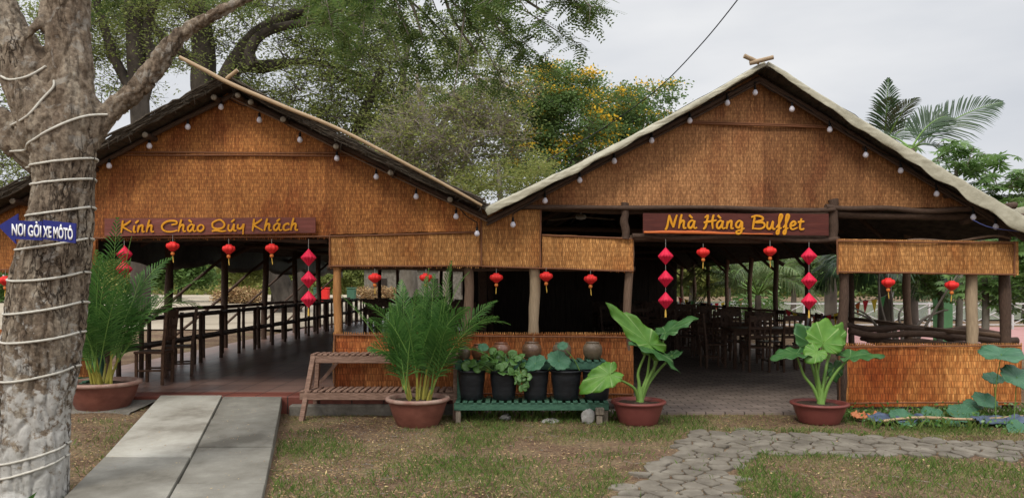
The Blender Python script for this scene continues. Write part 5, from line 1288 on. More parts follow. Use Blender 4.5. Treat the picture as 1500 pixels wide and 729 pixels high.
gx = lambda px: (px-750)*YG/F
zl = CH+(HZ-590)*YG/F; zh = CH+(HZ-530)*(YG+.2)/F
slat_shelf('plant_shelf', 'green two-tier slatted shelf of black tubs and clay jars', 'plant shelf', gx(665), gx(892), YG, zl, zh, M['green'], M['postwood'], (gx(671), gx(887)), n=21, dlo=.44, dhi=.26)
# wooden bench with sloping legs
YN = 9.0; bx = lambda px: (px-750)*YN/F
t = thing('slatted_bench', 'weathered two-tier slatted wooden stand against the middle woven wall', 'bench', (bx(555), YN, 0))
z1, z2 = CH+(HZ-574)*YN/F, CH+(HZ-520)*(YN+.2)/F
for (z, y0, y1, xa, xb, nm, n) in ((z1, YN-.02, YN+.34, bx(440), bx(668), 'lower_shelf', 26), (z2, YN+.14, YN+.40, bx(450), bx(672), 'upper_shelf', 26)):
    s = MB(); s.beam((xa, y0, z-.045), (xb, y0, z-.05), .035, .085, bev=.005); s.beam((xa, y1, z-.045), (xb, y1, z-.045), .035, .08, bev=.005); o = s.build(nm, M['benchwood'], t)
    s = MB(); w = (xb-xa)/n
    for k in range(n):
        xx = xa+(k+.5)*w; s.beam((xx+random.uniform(-.012, .012), y0-.02, z+.012), (xx+random.uniform(-.012, .012), y1+.02, z+.012), w*.7, .02, bev=.003, jit=.001)
    s.build('slats', M['benchwood'], o)
for xx, dx in ((bx(452), -.06), (bx(664), .03)):
    s = MB(); s.beam((xx+dx, YN-.09, -.02), (xx+.02, YN+.16, z2-.01), .055, .085, up=(0, 1, 0), bev=.004); s.build('leg', M['benchwood'], t)
    s = MB(); s.beam((xx+dx*.3, YN+.36, -.02), (xx+.02, YN+.36, z2-.09), .05, .07, up=(0, 1, 0), bev=.004); s.build('leg', M['benchwood'], t)
s = MB(); s.beam((bx(460), YN+.30, z1+.08), (bx(489), YN+.30, z2-.06), .03, .04); s.build('brace', M['benchwood'], t)
# black tubs on the lower shelf
def tub(px, w_, label, fill=None):
    c = Vector(((px-750)*(YG+.16)/F, YG+.16, zl+.025)); t = thing('plant_tub', label, 'tub', tuple(c), 'black tubs on the green shelf')
    r = w_/2*(YG+.16)/F; h = .345
    s = MB(); s.lathe(c, [(r*.70, 0), (r*.76, .005), (r*.80, h*.2), (r*.9, h*.62), (r*.915, h*.64), (r*.93, h*.8), (r*.95, h*.93), (r*1.0, h*.94), (r*1.02, h), (r*.95, h), (r*.93, h*.8)], 32); o = s.build('tub_body', M['black'], t)
    s = MB(); s.lathe(c, [(r*.94, h*.86), (r*.5, h*.87), (.001, h*.87)], 24); s.build('water_surface', M[fill or 'water'], o)
    return t, c, r, h
t1 = tub(691, 42, 'black tub at the left end of the green shelf, full of duckweed', 'greenwater')
t2 = tub(738, 43, 'black tub on the green shelf overflowing with rounded leafy water plants', 'water')
t3 = tub(784, 42, 'middle black tub on the green shelf with a lotus leaf rising', 'water')
t4 = tub(829, 47, 'wide black tub on the green shelf with green scum and thin curved stalks', 'greenwater')
t5 = tub(874, 44, 'black tub at the shelf\'s right end behind a drooping big leaf', 'water')
# water hyacinth in tub two
random.seed(5)
t, c, r, h = t2
wh = thing('water_plant', 'bushy water plant with glossy rounded leaves growing from the second tub', 'plant', tuple(c+Vector((0, 0, h*.8))))
s = MB()
for k in range(62):
    a = random.uniform(0, 2*math.pi); rr = random.uniform(.02, .34)**1; dx = math.cos(a)*rr*1.25+(.0); dy = math.sin(a)*rr*.6
    base = c+Vector((dx*.3, dy*.3, h*.85)); top = c+Vector((dx-.02, dy-.02, h+random.uniform(-.03, .23)*(1.2-rr*2.2)))
    s.tube(cat([base, base.lerp(top, .5)+Vector((dx*.2, dy*.2, .03)), top], 3), .005, 5)
    nrm = Vector((dx*2+random.uniform(-.6, .6), -.7+random.uniform(-.4, .4), .8)); tp_ = Vector((random.uniform(-1, 1), random.uniform(-.5, .2), random.uniform(-.2, .8))).normalized()
    L = random.uniform(.06, .095); ear_leaf(wh, top, top+tp_*L, L*1.5, nrm, M['lf_hyacinth'], lobes=.4, droop=.1, wave=.01, nt=14, nr=3)
for k in range(14):   # trailing bit over the rim
    top = c+Vector((.17+random.uniform(-.04, .12), -.16+random.uniform(-.05, .03), h+random.uniform(-.20, .04))); nrm = Vector((random.uniform(-.5, .5), -1, .5))
    s.tube([c+Vector((.1, -.1, h)), top], .004, 4); ear_leaf(wh, top, top+Vector((random.uniform(-.06, .06), -.01, random.uniform(-.04, .07))), .1, nrm, M['lf_hyacinth'], lobes=.4, droop=.1, wave=.01, nt=14, nr=3)
s.build('stalks', M['petiole'], wh)
def lotus(label, stem, center, rx_, ry_, Y, zb, grp=None, tilt=None, m='lotus', dy=0.0):
    """round leaf on its stalk; rx/ry are the drawn half axes in the photo's pixels"""
    c = P(*center, Y); t = thing('lotus_plant', label, 'lotus leaf', (c.x, Y, zb), grp)
    Rr = rx_*Y/F; el = min(.98, ry_/rx_); nz_ = el; n = Vector((random.uniform(-.15, .15), -math.sqrt(max(.0, 1-0))*(.25+.0) if False else -abs(el)*.9, math.sqrt(max(.1, 1-(el*.85)**2))))
    T = Vector((1, 0, random.uniform(-.12, .12) if tilt is None else tilt)).normalized()
    ear_leaf(t, c, c+T*Rr, 2*Rr, n, M[m], round_=True, wave=.045)
    b = Vector(stem) if stem is not None else Vector((c.x+random.uniform(-.05, .05), Y+.05, zb))
    s = MB(); s.tube(cat([b, b.lerp(c, .5)+Vector((random.uniform(-.03, .03), .02, .01)), c-n*.01], 5), .005, 6); s.build('stalk', M['petiole'], t)
    return t
t, c, r, h = t3
lotus('big round lotus leaf standing above the middle black tub', c+Vector((.12, 0, h*.85)), (819, 527), 18, 14, YG+.05, zh-.1, 'lotus leaves over the tubs', -.35)
lotus('folded blue-green lotus leaf left of the big round one above the tubs', c+Vector((.02, 0, h*.85)), (784, 531), 16, 10, YG+.02, zh-.1, 'lotus leaves over the tubs', .5)
t, c, r, h = t4
for q, (cx, cy) in enumerate(((822, 507), (845, 545))):
    b = c+Vector((.08, 0, h*.85)); p0 = P(cx, cy, YG+.02)
lotus('small lotus leaf on a long arching stalk before a clay jar', t4[1]+Vector((.18, 0, t4[3]*.85)), (824, 506), 8, 6, YG+.06, zh-.1, 'lotus leaves over the tubs', .3)
lotus('small lotus leaf before the dark red jar on the green shelf', t1[1]+Vector((.12, 0, t1[3]*.85)), (708, 508), 8, 6, YG+.05, zh-.1, 'lotus leaves over the tubs', -.2)
# clay jars on the upper shelf
for px, w_, h_, m, lab in ((680, 19, 18, 'jar3', 'smallest olive-brown clay jar at the left end of the shelf'), (703, 26, 22, 'jar2', 'dark reddish clay jar, second from the shelf\'s left end'), (734, 28, 24, 'jar2', 'shiny reddish brown clay jar above the leafy water plant'),
                         (779, 29, 25, 'jar', 'purple-brown clay jar above the middle black tub'), (823, 28, 24, 'jar3', 'olive clay jar behind the arching lotus stalk'), (868, 29, 25, 'jar3', 'olive-brown clay jar alone at the right end of the shelf')):
    Yj = YG+.33; c = Vector(((px-750)*Yj/F, Yj, zh+.026)); r = w_/2*Yj/F; h = h_*Yj/F
    t = thing('clay_jar', lab, 'jar', tuple(c), 'clay jars on the green shelf')
    s = MB(); s.lathe(c, [(r*.60, 0), (r*.70, .004), (r*.93, h*.28), (r*1.0, h*.52), (r*.93, h*.75), (r*.72, h*.90), (r*.64, h*.93)], 28); o = s.build('jar_body', M[m], t)
    s = MB(); s.lathe(c, [(r*.63, h*.92), (r*.70, h*.95), (r*.71, h*.99), (r*.63, h), (r*.58, h*.97), (r*.55, h*.8), (r*.8, h*.5), (r*.6, .02), (.001, .015)], 28); s.build('lip', M[m], o)
# stones under the shelf
for px, py, w_, h_, lab, Yq in ((862, 617, .16, .19, 'pale lump of rock standing by the green shelf\'s right leg', 8.72), (806, 613, .22, .05, 'flat pale stone lying under the green shelf', 8.8), (740, 606, .13, .07, 'small pale stone under the left part of the green shelf', 8.95)):
    s = MB(); c = Vector(((px-750)*Yq/F, Yq, 0)); sd2 = px
    s.grid(lambda u, v: c+Vector((math.cos(u*6.2832)*math.sin(v*3.1416)*w_/2, math.sin(u*6.2832)*math.sin(v*3.1416)*w_*.4, (1-math.cos(v*3.1416))*h_/2-.01))*1+Vector((1, 1, 1))*.03*noise.noise(Vector((math.cos(u*6.2832)*2, math.sin(u*6.2832)*2, v*4+sd2))), 14, 9)
    o = s.build('rock', M['rock']); tag(o, lab, 'stone')
for px, Yq, lab in ((878, 8.68, 'small stacked concrete block propping the shelf\'s right leg'),):
    s = MB(); x = (px-750)*Yq/F; s.box((x, Yq, .05), (.07, .07, .10), bev=.008); s.box((x+.005, Yq, .15), (.10, .08, .085), bev=.01); tag(s.build('block', M['postwood']), lab, 'block')
# second green shelf behind the left palm, with dark pot and orange jar
YH = 9.12; hx = lambda px: (px-750)*YH/F
slat_shelf('plant_shelf', 'green slatted shelf half hidden between the pale trunk and the left palm', 'plant shelf', hx(35), hx(128), YH, .42, .86, M['green'], M['green'], (hx(42), hx(124)), n=9, dlo=.4, dhi=.26, zg=.11, seed=4)
c = Vector((hx(112), YH+.27, .885)); t = thing('clay_jar', 'orange-brown clay jar on the half hidden green shelf at left', 'jar', tuple(c)); s = MB(); s.lathe(c, [(.09, 0), (.13, .06), (.15, .12), (.13, .2), (.1, .23), (.105, .25), (.085, .25), (.08, .2), (.1, .1), (.001, .02)], 24); s.build('jar_body', M['jar2'], t)

# ------------------------------------------------------------------ pond corner with lotus at the right
s = MB(); s.grid(lambda u, v: Vector((4.35+u*3.4, 8.46+v*.78+.05*noise.noise(Vector((u*6, v*2, 3))), .018)), 20, 4); tag(s.build('pond_water', M['water']), kind='structure')
for (x0, x1, y0, lab, mm, sd2) in ((4.1, 4.75, 8.52, 'crumpled blue tarp at the near end of the lotus pond', 'blue', 1), (5.25, 6.3, 8.42, 'blue tarp edge of the lotus pond at the right under the big leaves', 'blue', 2), (3.98, 4.3, 8.75, 'bright orange plastic scrap beside the right potted plant', 'orangeplastic', 3)):
    s = MB(); w_ = .20 if mm == 'blue' else .08
    s.grid(lambda u, v: Vector((x0+(x1-x0)*u, y0+w_*v+.04*noise.noise(Vector((u*5, v, sd2))), (.05+.07*abs(noise.noise(Vector((u*7, v*3, sd2))))+.05*v))), 28, 8)
    o = s.build('tarp_sheet', M[mm]); tag(o, lab, 'tarp' if mm == 'blue' else 'plastic scrap'); o.modifiers.new('t', 'SOLIDIFY').thickness = .004
o = log('bamboo_pole', (4.2, 8.5, .07), (6.6, 8.68, .11), .016, M['bamboo'], None, 3, 14, .02); tag(o, 'long pale bamboo pole lying along the edge of the lotus pond', 'pole')
random.seed(77)
for cx, cy, rx_, ry_, Y, lab in ((1323, 610, 19, 11, 8.6, 'round lotus leaf nearest the right pot, low over the blue tarp'), (1366, 605, 16, 9, 8.8, 'tilted lotus leaf in the middle of the pond, second from the left'), (1411, 604, 21, 12, 8.75, 'pale grey-green lotus leaf in the middle of the pond'),
                           (1443, 585, 17, 11, 8.85, 'lotus leaf against the lower edge of the right woven wall'), (1467, 517, 31, 10, 8.5, 'highest wide lotus leaf in front of the right woven wall'), (1490, 551, 23, 17, 8.4, 'big lotus leaf at the photo\'s right edge below the highest one'),
                           (1460, 623, 18, 8, 8.5, 'low lotus leaf above the right blue tarp edge'), (1492, 628, 17, 14, 8.2, 'dull dark lotus leaf at the lower right edge'), (1296, 619, 14, 7, 8.65, 'greyish low lotus leaf at the left end of the pond'),
                           (1455, 553, 14, 8, 8.9, 'small lotus leaf behind the big right-edge leaf'), (1395, 621, 13, 6, 8.6, 'small flat lotus leaf low in the middle of the pond'), (1425, 592, 13, 7, 8.95, 'small lotus leaf tucked behind the pale middle one')):
    lotus(lab, None, (cx, cy), rx_, ry_, Y, .02, 'lotus leaves in the pond corner')

# ------------------------------------------------------------------ furniture in the halls
def counter(label, x, y0, L, z0, nsp=2):
    t = thing('slat_counter', label, 'counter', (x, y0, z0), 'long pole counters along the left side of the left hall')
    for (z, w_, nm) in ((.86, .34, 'top'), (.44, .30, 'lower_shelf')):
        s = MB()
        for k in range(5): p, r = logpts((x-w_/2+w_*k/4, y0, z0+z), (x-w_/2+w_*k/4, y0+L, z0+z), 6, .006, .026, .1, k+y0); s.tube(p, r, 7)
        s.build(nm, M['log'], t)
    for k in range(nsp+1):
        for dx in (-.17, .17):
            p, r = logpts((x+dx, y0+.06+(L-.12)*k/nsp, z0), (x+dx, y0+.06+(L-.12)*k/nsp, z0+.9), 4, .006, .036, .1, k+dx); s = MB(); s.tube(p, r, 8); s.build('leg', M['log'], t)
    return t
names = ['nearest the entrance', 'second from the entrance', 'third from the entrance', 'fourth from the entrance', 'fifth from the entrance', 'farthest from the entrance']
for i in range(6): counter('dark pole counter along the left side of the left hall, '+names[i], -5.75, 10.3+i*3.1, 2.95, ZL, 3)
# chairs and tables
def make_chair(label):
    t = thing('wooden_chair', label, 'chair', (0, 0, 0), 'dark wooden chairs at the buffet tables')
    s = MB(); s.box((0, 0, .45), (.42, .40, .03), bev=.006); s.build('seat', M['darkwood'], t)
    for sx_ in (-1, 1):
        s = MB(); s.beam((sx_*.18, -.17, 0), (sx_*.18, -.17, .435), .035, .035, up=(0, 1, 0)); s.build('leg', M['darkwood'], t)
        s = MB(); s.beam((sx_*.18, .18, 0), (sx_*.185, .19, .47), .035, .04, up=(0, 1, 0)); s.beam((sx_*.185, .19, .47), (sx_*.19, .25, 1.04), .034, .038, up=(0, 1, 0)); s.build('leg', M['darkwood'], t)
        s = MB(); s.beam((sx_*.18, -.15, .2), (sx_*.18, .17, .2), .02, .025); s.build('stretcher', M['darkwood'], t)
    s = MB()
    for z, yy, hh in ((.64, .205, .05), (.80, .225, .05), (.98, .245, .09)): s.box((0, yy, z), (.35, .018, hh), bev=.004)
    for dx in (-.09, 0, .09): s.box((dx, .218, .80), (.03, .012, .28))
    s.build('backrest', M['darkwood'], t)
    return t
def make_table(label, w_=.8, l_=1.3):
    t = thing('wooden_table', label, 'table', (0, 0, 0), 'dark wooden dining tables')
    s = MB(); s.box((0, 0, .745), (l_, w_, .035), bev=.008); s.box((0, w_/2-.09, .69), (l_-.14, .022, .08)); s.box((0, -w_/2+.09, .69), (l_-.14, .022, .08)); s.build('tabletop', M['darkwood'], t)
    for sx_ in (-1, 1):
        for sy_ in (-1, 1): s = MB(); s.beam((sx_*(l_/2-.08), sy_*(w_/2-.08), 0), (sx_*(l_/2-.08), sy_*(w_/2-.08), .728), .055, .055, up=(0, 1, 0)); s.build('leg', M['darkwood'], t)
    return t
ordn = ['first', 'second', 'third', 'fourth', 'fifth', 'sixth', 'seventh', 'eighth']
ch0 = make_chair('x'); tb0 = make_table('x'); usedc = usedt = False
random.seed(9)
for i in range(6):
    y = 14.4+i*2.15
    for cx, side in ((4.75, 'rail'), (2.95, 'aisle') if i >= 3 else (3.35, 'aisle')):
        if side == 'aisle' and i < 2: continue
        tt = tb0 if not usedt else copy_tree(tb0); usedt = True
        tt.location = (cx, y, ZR); tt['label'] = 'dark dining table in the %s row of the right hall, on the %s side' % (ordn[i], side)
        for k, (dx, dy, rz) in enumerate(((-.33, .62, 0), (.33, .62, 0), (-.33, -.62, math.pi), (.33, -.62, math.pi), (-.92, 0, math.pi/2), (.9, 0, -math.pi/2))):
            if k == 5 and side == 'aisle': continue
            cc_ = ch0 if not usedc else copy_tree(ch0); usedc = True
            cc_.location = (cx+dx+random.uniform(-.05, .05), y+dy+random.uniform(-.06, .06), ZR); cc_.rotation_euler = (0, 0, rz+random.uniform(-.15, .15))
            cc_['label'] = 'dark chair %s the %s table, right hall, %s side' % (['behind left at', 'behind right at', 'in front left at', 'in front right at', 'at the left end of', 'at the right end of'][k], ordn[i], side)
for i, (x, y) in enumerate(((-2.6, 17.2), (-1.3, 14.6), (-3.4, 20.6), (-1.6, 18.4), (-2.7, 24))):
    tt = copy_tree(tb0); tt.location = (x, y, ZL); tt['label'] = 'dark table inside the left hall, %s from the front' % ordn[i]; tt['group'] = 'tables in the left hall'
    for k, (dx, dy, rz) in enumerate(((-.33, .6, 0), (.33, .6, 0), (-.33, -.6, math.pi), (.33, -.6, math.pi))):
        cc_ = copy_tree(ch0); cc_.location = (x+dx, y+dy, ZL); cc_.rotation_euler = (0, 0, rz+random.uniform(-.1, .1)); cc_['group'] = 'dark chairs in the left hall'
        cc_['label'] = 'dark chair %s the %s table inside the left hall' % (['behind left at', 'behind right at', 'in front left at', 'in front right at'][k], ordn[i])
# dark chairs by the left entrance behind the palm
for i, (x, y) in enumerate(((-5.05, 10.6), (-5.1, 11.5))):
    cc_ = copy_tree(ch0); cc_.location = (x, y, ZL); cc_.rotation_euler = (0, 0, -1.5+i*.3); cc_['group'] = 'dark chairs in the left hall'; cc_['label'] = ['dark chair just inside the left entrance behind the potted palm', 'dark chair beside the nearest pole counter in the left hall'][i]
# ceiling fans (dim) in the right hall
for i, (x, y) in enumerate(((1.1, 12.0), (3.0, 13.6))):
    t = thing('ceiling_fan', ['dim grey wall fan under the right roof beside the dark opening', 'dim wide ceiling fan under the middle of the right roof'][i], 'fan', (x, y, 2.75))
    s = MB(); s.tube([(x, y, 3.2), (x, y, 2.72)], .015, 6); s.lathe((x, y, 2.66), [(.001, .08), (.07, .07), (.09, .03), (.07, 0), (.001, -.01)], 16); s.build('motor', M['steel'], t)
    for k in range(3):
        a = k*2.094+.4; s = MB(); s.beam((x+.08*math.cos(a), y+.08*math.sin(a), 2.69), (x+.6*math.cos(a), y+.6*math.sin(a), 2.67), .11, .008); s.build('blade', M['postwood'], t)

# ------------------------------------------------------------------ outside, left: bins, leaning stuff
for i, (px, m) in enumerate(((466, 'green'), (476, 'red'), (515, 'green'))):
    Y = 58; c = P(px, 425, Y); t = thing('waste_bin', ['green wheeled bin standing on the far side of the yard', 'red wheeled bin beside the green one across the yard', 'second green bin across the yard right of the pair'][i], 'bin', (c.x, Y, .3))
    s = MB(); s.box((c.x, Y, .3+.55), (.62, .6, 1.0), bev=.04); o = s.build('bin_body', M[m], t); s = MB(); s.box((c.x, Y, 1.41), (.7, .7, .08), bev=.03); s.build('lid', M[m], t)
t = thing('shop_building', 'pale low building with a teal band seen far through the left hall', 'building', (P(640, 420, 72).x, 72, .2))
c = P(625, 420, 72); s = MB(); s.box((c.x, 72, 2.4), (11, 5, 4.4)); s.build('wall', M['kerb'], t); s = MB(); s.box((c.x, 69.3, 3.6), (11.4, .25, .9)); s.build('band', simple('teal_band', ((.03, .32, .26), (.05, .4, .33)), 4, bump=0), t); s = MB(); s.box((c.x, 72, 4.75), (12, 6, .25)); s.build('roof', M['steel'], t)
for k in range(4): s = MB(); s.box((c.x-4+k*2.7, 69.45, 1.5), (1.2, .1, 1.5)); s.build('window', M['planks'], t)

# ------------------------------------------------------------------ outside, right: garden
def coco(label, x, y, h, seed, nf, L, lm, droop=(.6, 1.6), lean=(0, 0), tilt=(.15, 1.2), nl=40, ll=.85, fixed=None, r=.14, lw=.034):
    rnd = random.Random(seed); random.seed(seed); t = thing('coconut_palm', label, 'palm', (x, y, 0))
    top = Vector((x+lean[0], y+lean[1], h)); pts = cat([Vector((x, y, -.1)), Vector((x+lean[0]*.2, y+lean[1]*.2, h*.35)), Vector((x+lean[0]*.6, y+lean[1]*.6, h*.72)), top], 6)
    s = MB(); s.tube(pts, [r*(1.25-.5*i/len(pts))*(1+.05*(i % 2)) for i in range(len(pts))], 12); s.build('trunk', M['bark_mid'], t)
    fl = fixed or [(rnd.uniform(0, 6.283), rnd.uniform(*tilt), rnd.uniform(.85, 1.1), rnd.uniform(*droop)) for _ in range(nf)]
    for (a, ti, k, dr, *tw_) in fl:
        dv = Vector((math.cos(a)*ti, math.sin(a)*ti, 1)); p_, V, Fc = frond(top, dv, L*k, dr, nl, ll, lw, vee=.2, start=.2, lsag=.5 if fixed else 1.0, twist=tw_[0] if tw_ else 0); build_frond(t, p_, V, Fc, lm, M['petiole'], .03, .006)
    return t
coco('coconut palm behind the right roof with one long frond reaching right', 10.1, 19.0, 5.05, 3, 0, 2.6, M['lf_coco'], fixed=[(-.05, 1.25, .98, .35, 1.15), (.2, 1.6, .5, 1.6, .6), (3.0, 1.5, .7, 1.8, -.6), (2.2, .9, .6, 1.2), (-.3, .5, .45, .8, 1.0)], nl=38, ll=.85)
coco('coconut palm behind the right roof showing an upright fan of fronds', 10.9, 22.0, 5.6, 6, 0, 2.1, M['lf_coco'], fixed=[(-1.7, .16, .95, .15), (-1.9, .5, .8, .6), (-1.3, .55, .85, .7), (.2, .7, .75, 1.1, .9), (3.0, .8, .7, 1.2, -.9)], nl=32, ll=.72)
coco('small palm tip just showing over the right roof slope', 8.7, 20.5, 4.9, 9, 0, 1.2, M['lf_coco'], fixed=[(2.8, .4, .7, .5), (.3, .5, .6, .7), (1.5, 1, .6, 1)], nl=24, ll=.35)
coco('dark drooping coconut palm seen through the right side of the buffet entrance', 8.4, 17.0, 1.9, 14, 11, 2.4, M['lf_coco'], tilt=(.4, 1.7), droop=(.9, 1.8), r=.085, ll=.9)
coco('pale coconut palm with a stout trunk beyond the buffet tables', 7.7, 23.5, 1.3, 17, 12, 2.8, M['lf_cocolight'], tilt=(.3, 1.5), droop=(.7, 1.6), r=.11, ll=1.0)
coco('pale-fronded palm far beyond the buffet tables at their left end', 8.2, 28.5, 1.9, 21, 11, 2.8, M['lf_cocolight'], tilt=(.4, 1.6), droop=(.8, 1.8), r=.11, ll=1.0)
coco('coconut palm in the garden behind the left post of the side panel', 7.35, 14.8, 2.0, 27, 8, 1.7, M['lf_coco'], tilt=(.6, 1.8), droop=(1.2, 2.2), r=.10, ll=.7)
# papaya-like and broad-leaved trees at the right
def rosettes(centers, per, L_, W_, sig):
    n = len(centers)*per; c = np.repeat(centers, per, axis=0)+RNG.normal(size=(n, 3))*np.array(sig); ax_ = rand_dirs(n, .3); up = np.array([0, 0, 1.0])+rand_dirs(n)*.55; up /= np.linalg.norm(up, axis=1)[:, None]
    u = np.cross(ax_, up); u /= np.linalg.norm(u, axis=1)[:, None]; w = np.cross(up, u); parts = []
    sc = RNG.uniform(.65, 1.15, n)
    for k in range(9):
        a = (k-4)*.62; d = u*math.cos(a)+w*math.sin(a)-up*.28; d /= np.linalg.norm(d, axis=1)[:, None]; s_ = np.cross(up, d); s_ /= np.linalg.norm(s_, axis=1)[:, None]
        parts.append(quads(c, d, s_, L_*sc*(1-.05*abs(k-4)), W_*sc))
    return join(parts)
def broad(label, x, y, h, blobs, n, m, leaf=(.16, .07), seed=3, per=16, cat_='tree', nm='broadleaf_tree', sig=(.13, .13, .08), ros=None):
    return tree(nm, label, (x, y, 0), [([Vector((x, y, -.05)), Vector((x+.05, y, h*.5)), Vector((x-.03, y, h))], [.07, .055, .03])], blobs, n, per, sig, leaf[0], leaf[1], m, M['bark_grey'], rmin=.016, br_r=.03, cat_=cat_, ros=ros)
def pbb(px, py, Y, a, b): return (tuple(P(px, py, Y)), (a, a, b))
broad('light green papaya-like tree rising over the right roof eave', 8.6, 14.5, 3.9, [pbb(1412, 232, 14.5, .75, .25), pbb(1380, 215, 14.5, .4, .15), pbb(1465, 262, 14.5, .7, .3), pbb(1500, 300, 14.5, .6, .4), pbb(1440, 300, 14.5, .6, .3)], 110, M['lf_light'], per=14, ros=(2, .27, .065, (.12, .12, .05)))
broad('leafy green tree beyond the right corner of the right hall', 7.9, 12.6, 2.6, [pbb(1430, 400, 12.6, .55, .5), pbb(1480, 380, 12.6, .5, .5), pbb(1460, 430, 12.6, .6, .3), pbb(1510, 330, 12.6, .5, .5)], 80, M['lf_light'], per=16, ros=(3, .17, .045, (.12, .12, .08)))
broad('green garden tree between the thin post and the pale post', 8.4, 14.8, 2.4, [pbb(1360, 400, 14.8, .7, .4), pbb(1320, 390, 14.8, .5, .4), pbb(1395, 420, 14.8, .5, .4)], 80, M['lf_light'], per=14, ros=(3, .17, .045, (.14, .14, .09)))
broad('bright green tree leaning in at the photo\'s right edge under the tarp corner', 8.9, 12.2, 2.6, [pbb(1495, 350, 12.2, .6, .5), pbb(1500, 420, 12.2, .6, .5), pbb(1545, 380, 12.2, .6, .6)], 90, M['lf_light'], per=16, ros=(3, .19, .05, (.12, .12, .08)))
broad('low bright bush beyond the tables under the pale palms', 8.4, 25, .9, [((8.2, 25, .9), (.9, .6, .5))], 50, M['lf_light'], (.16, .07), cat_='bush', nm='bush')
for i, (px, Y, w_, h_, mm) in enumerate(((1010, 36, 3, 2.5, 'lf_olive'), (1090, 40, 3.5, 2.8, 'lf_light'), (1160, 34, 3, 2.5, 'lf_light'), (1240, 38, 3.6, 3.2, 'lf_light'), (1330, 36, 3.4, 2.8, 'lf_light'), (1420, 42, 4, 3.2, 'lf_light'), (1500, 36, 3.5, 3, 'lf_light'), (1580, 40, 4, 3, 'lf_green'), (940, 44, 4, 3, 'lf_green'))):
    x = (px-750)*Y/F; tree('garden_tree', 'garden tree beyond the fence, %s' % ['behind the far left table posts', 'behind the pale palms', 'behind the dark drooping palm', 'behind the left edge of the side panel', 'seen between the side panel posts', 'behind the pale side post', 'at the photo\'s right edge', 'outside the right hall corner, farther right', 'far behind the plank wall'][i], (x, Y, 0),
        [([Vector((x, Y, -.1)), Vector((x+.1, Y, 1.5)), Vector((x, Y, 3.2))], [.14, .11, .06])], [((x, Y, 3.3), (w_*.7, w_*.6, h_*.62)), ((x+1.2, Y, 2.2), (w_*.5, w_*.5, h_*.4)), ((x-1.3, Y, 2.4), (w_*.5, w_*.5, h_*.4))], 80, 110, (.4, .4, .25), .26, .11, M[mm], M['bark_grey'], rmin=.04)
# lattice fence
t = thing('lattice_fence', 'pale grey metal fence with crossed bars beyond the garden', 'fence', (14, 27, 0))
for k in range(0, 17):
    x = 6.0+k*1.5; s = MB(); s.beam((x, 27, 0), (x, 27, 1.0), .06, .06, up=(0, 1, 0)); s.build('fence_post', M['steel'], t)
s = MB(); s.beam((6, 27, .95), (30, 27, .95), .05, .05); s.beam((6, 27, .2), (30, 27, .2), .04, .04)
for k in range(16):
    x = 6.0+k*1.5; s.beam((x+.04, 27.0, .24), (x+1.46, 27.0, .91), .025, .025); s.beam((x+.04, 27.04, .91), (x+1.46, 27.04, .24), .025, .025)
s.build('lattice_panel', M['steel'], t)
c = P(1381, 470, 17); t = thing('green_pillar', 'light green painted pillar in the garden between the side posts', 'pillar', (c.x, 17, 0))
s = MB(); s.box((c.x, 17, .95), (.30, .30, 1.9), bev=.02); s.build('shaft', simple('mint_paint', ((.12, .30, .13), (.18, .38, .18)), 3, bump=.1), t); s = MB(); s.box((c.x, 17, 1.93), (.36, .36, .06), bev=.01); s.build('cap', M['lf_light'] if False else M['steel'], t)
# driftwood logs and bare branches behind the side wall
for i, (a, b, r) in enumerate((((4.9, 10.9, .95), (7.2, 10.7, .82), .05), ((5.0, 11.3, 1.02), (7.4, 11.4, .86), .045), ((5.2, 11.0, .80), (6.6, 10.6, .75), .04))):
    o = log('driftwood_log', a, b, r, M['log'], None, 31+i, 12, .08, .2); tag(o, ['thick dark log lying along the top of the right side wall', 'long dark log behind the first one beside the thin post', 'short dark log just behind the woven right wall'][i], 'log', 'dark logs stacked behind the right wall')
for k in range(2):
    t = thing('log_trestle', ['rough wooden trestle carrying the dark logs by the thin post', 'rough wooden trestle carrying the dark logs by the pale post'][k], 'trestle', (5.4+k*1.3, 11, 0)); x = 5.4+k*1.3
    log('leg', (x-.1, 10.5, 0), (x, 11.0, .86), .035, M['log'], t, 4+k); log('leg', (x+.1, 11.6, 0), (x, 11.0, .86), .035, M['log'], t, 8+k); log('crossbar', (x, 10.45, .70), (x, 11.6, .78), .03, M['log'], t, 9+k)
t = thing('bare_shrub', 'bare spreading grey shrub with crooked branches behind the thin post', 'shrub', (6.6, 12.8, 0)); random.seed(12)
for k in range(9):
    a = random.uniform(-1.2, 1.2); e = Vector((6.6+math.sin(a)*1.0, 12.8+random.uniform(-.4, .4), random.uniform(1.1, 2.0))); m_ = Vector((6.6+math.sin(a)*.35, 12.8, .7+random.uniform(-.1, .2)))
    s = MB(); pp = cat([Vector((6.6, 12.8, 0)), m_, m_.lerp(e, .5)+Vector((random.uniform(-.1, .1), 0, .1)), e], 4); s.tube(pp, lerp_list([.035, .012], len(pp)), 7); s.build('branch', M['bark_grey'], t)
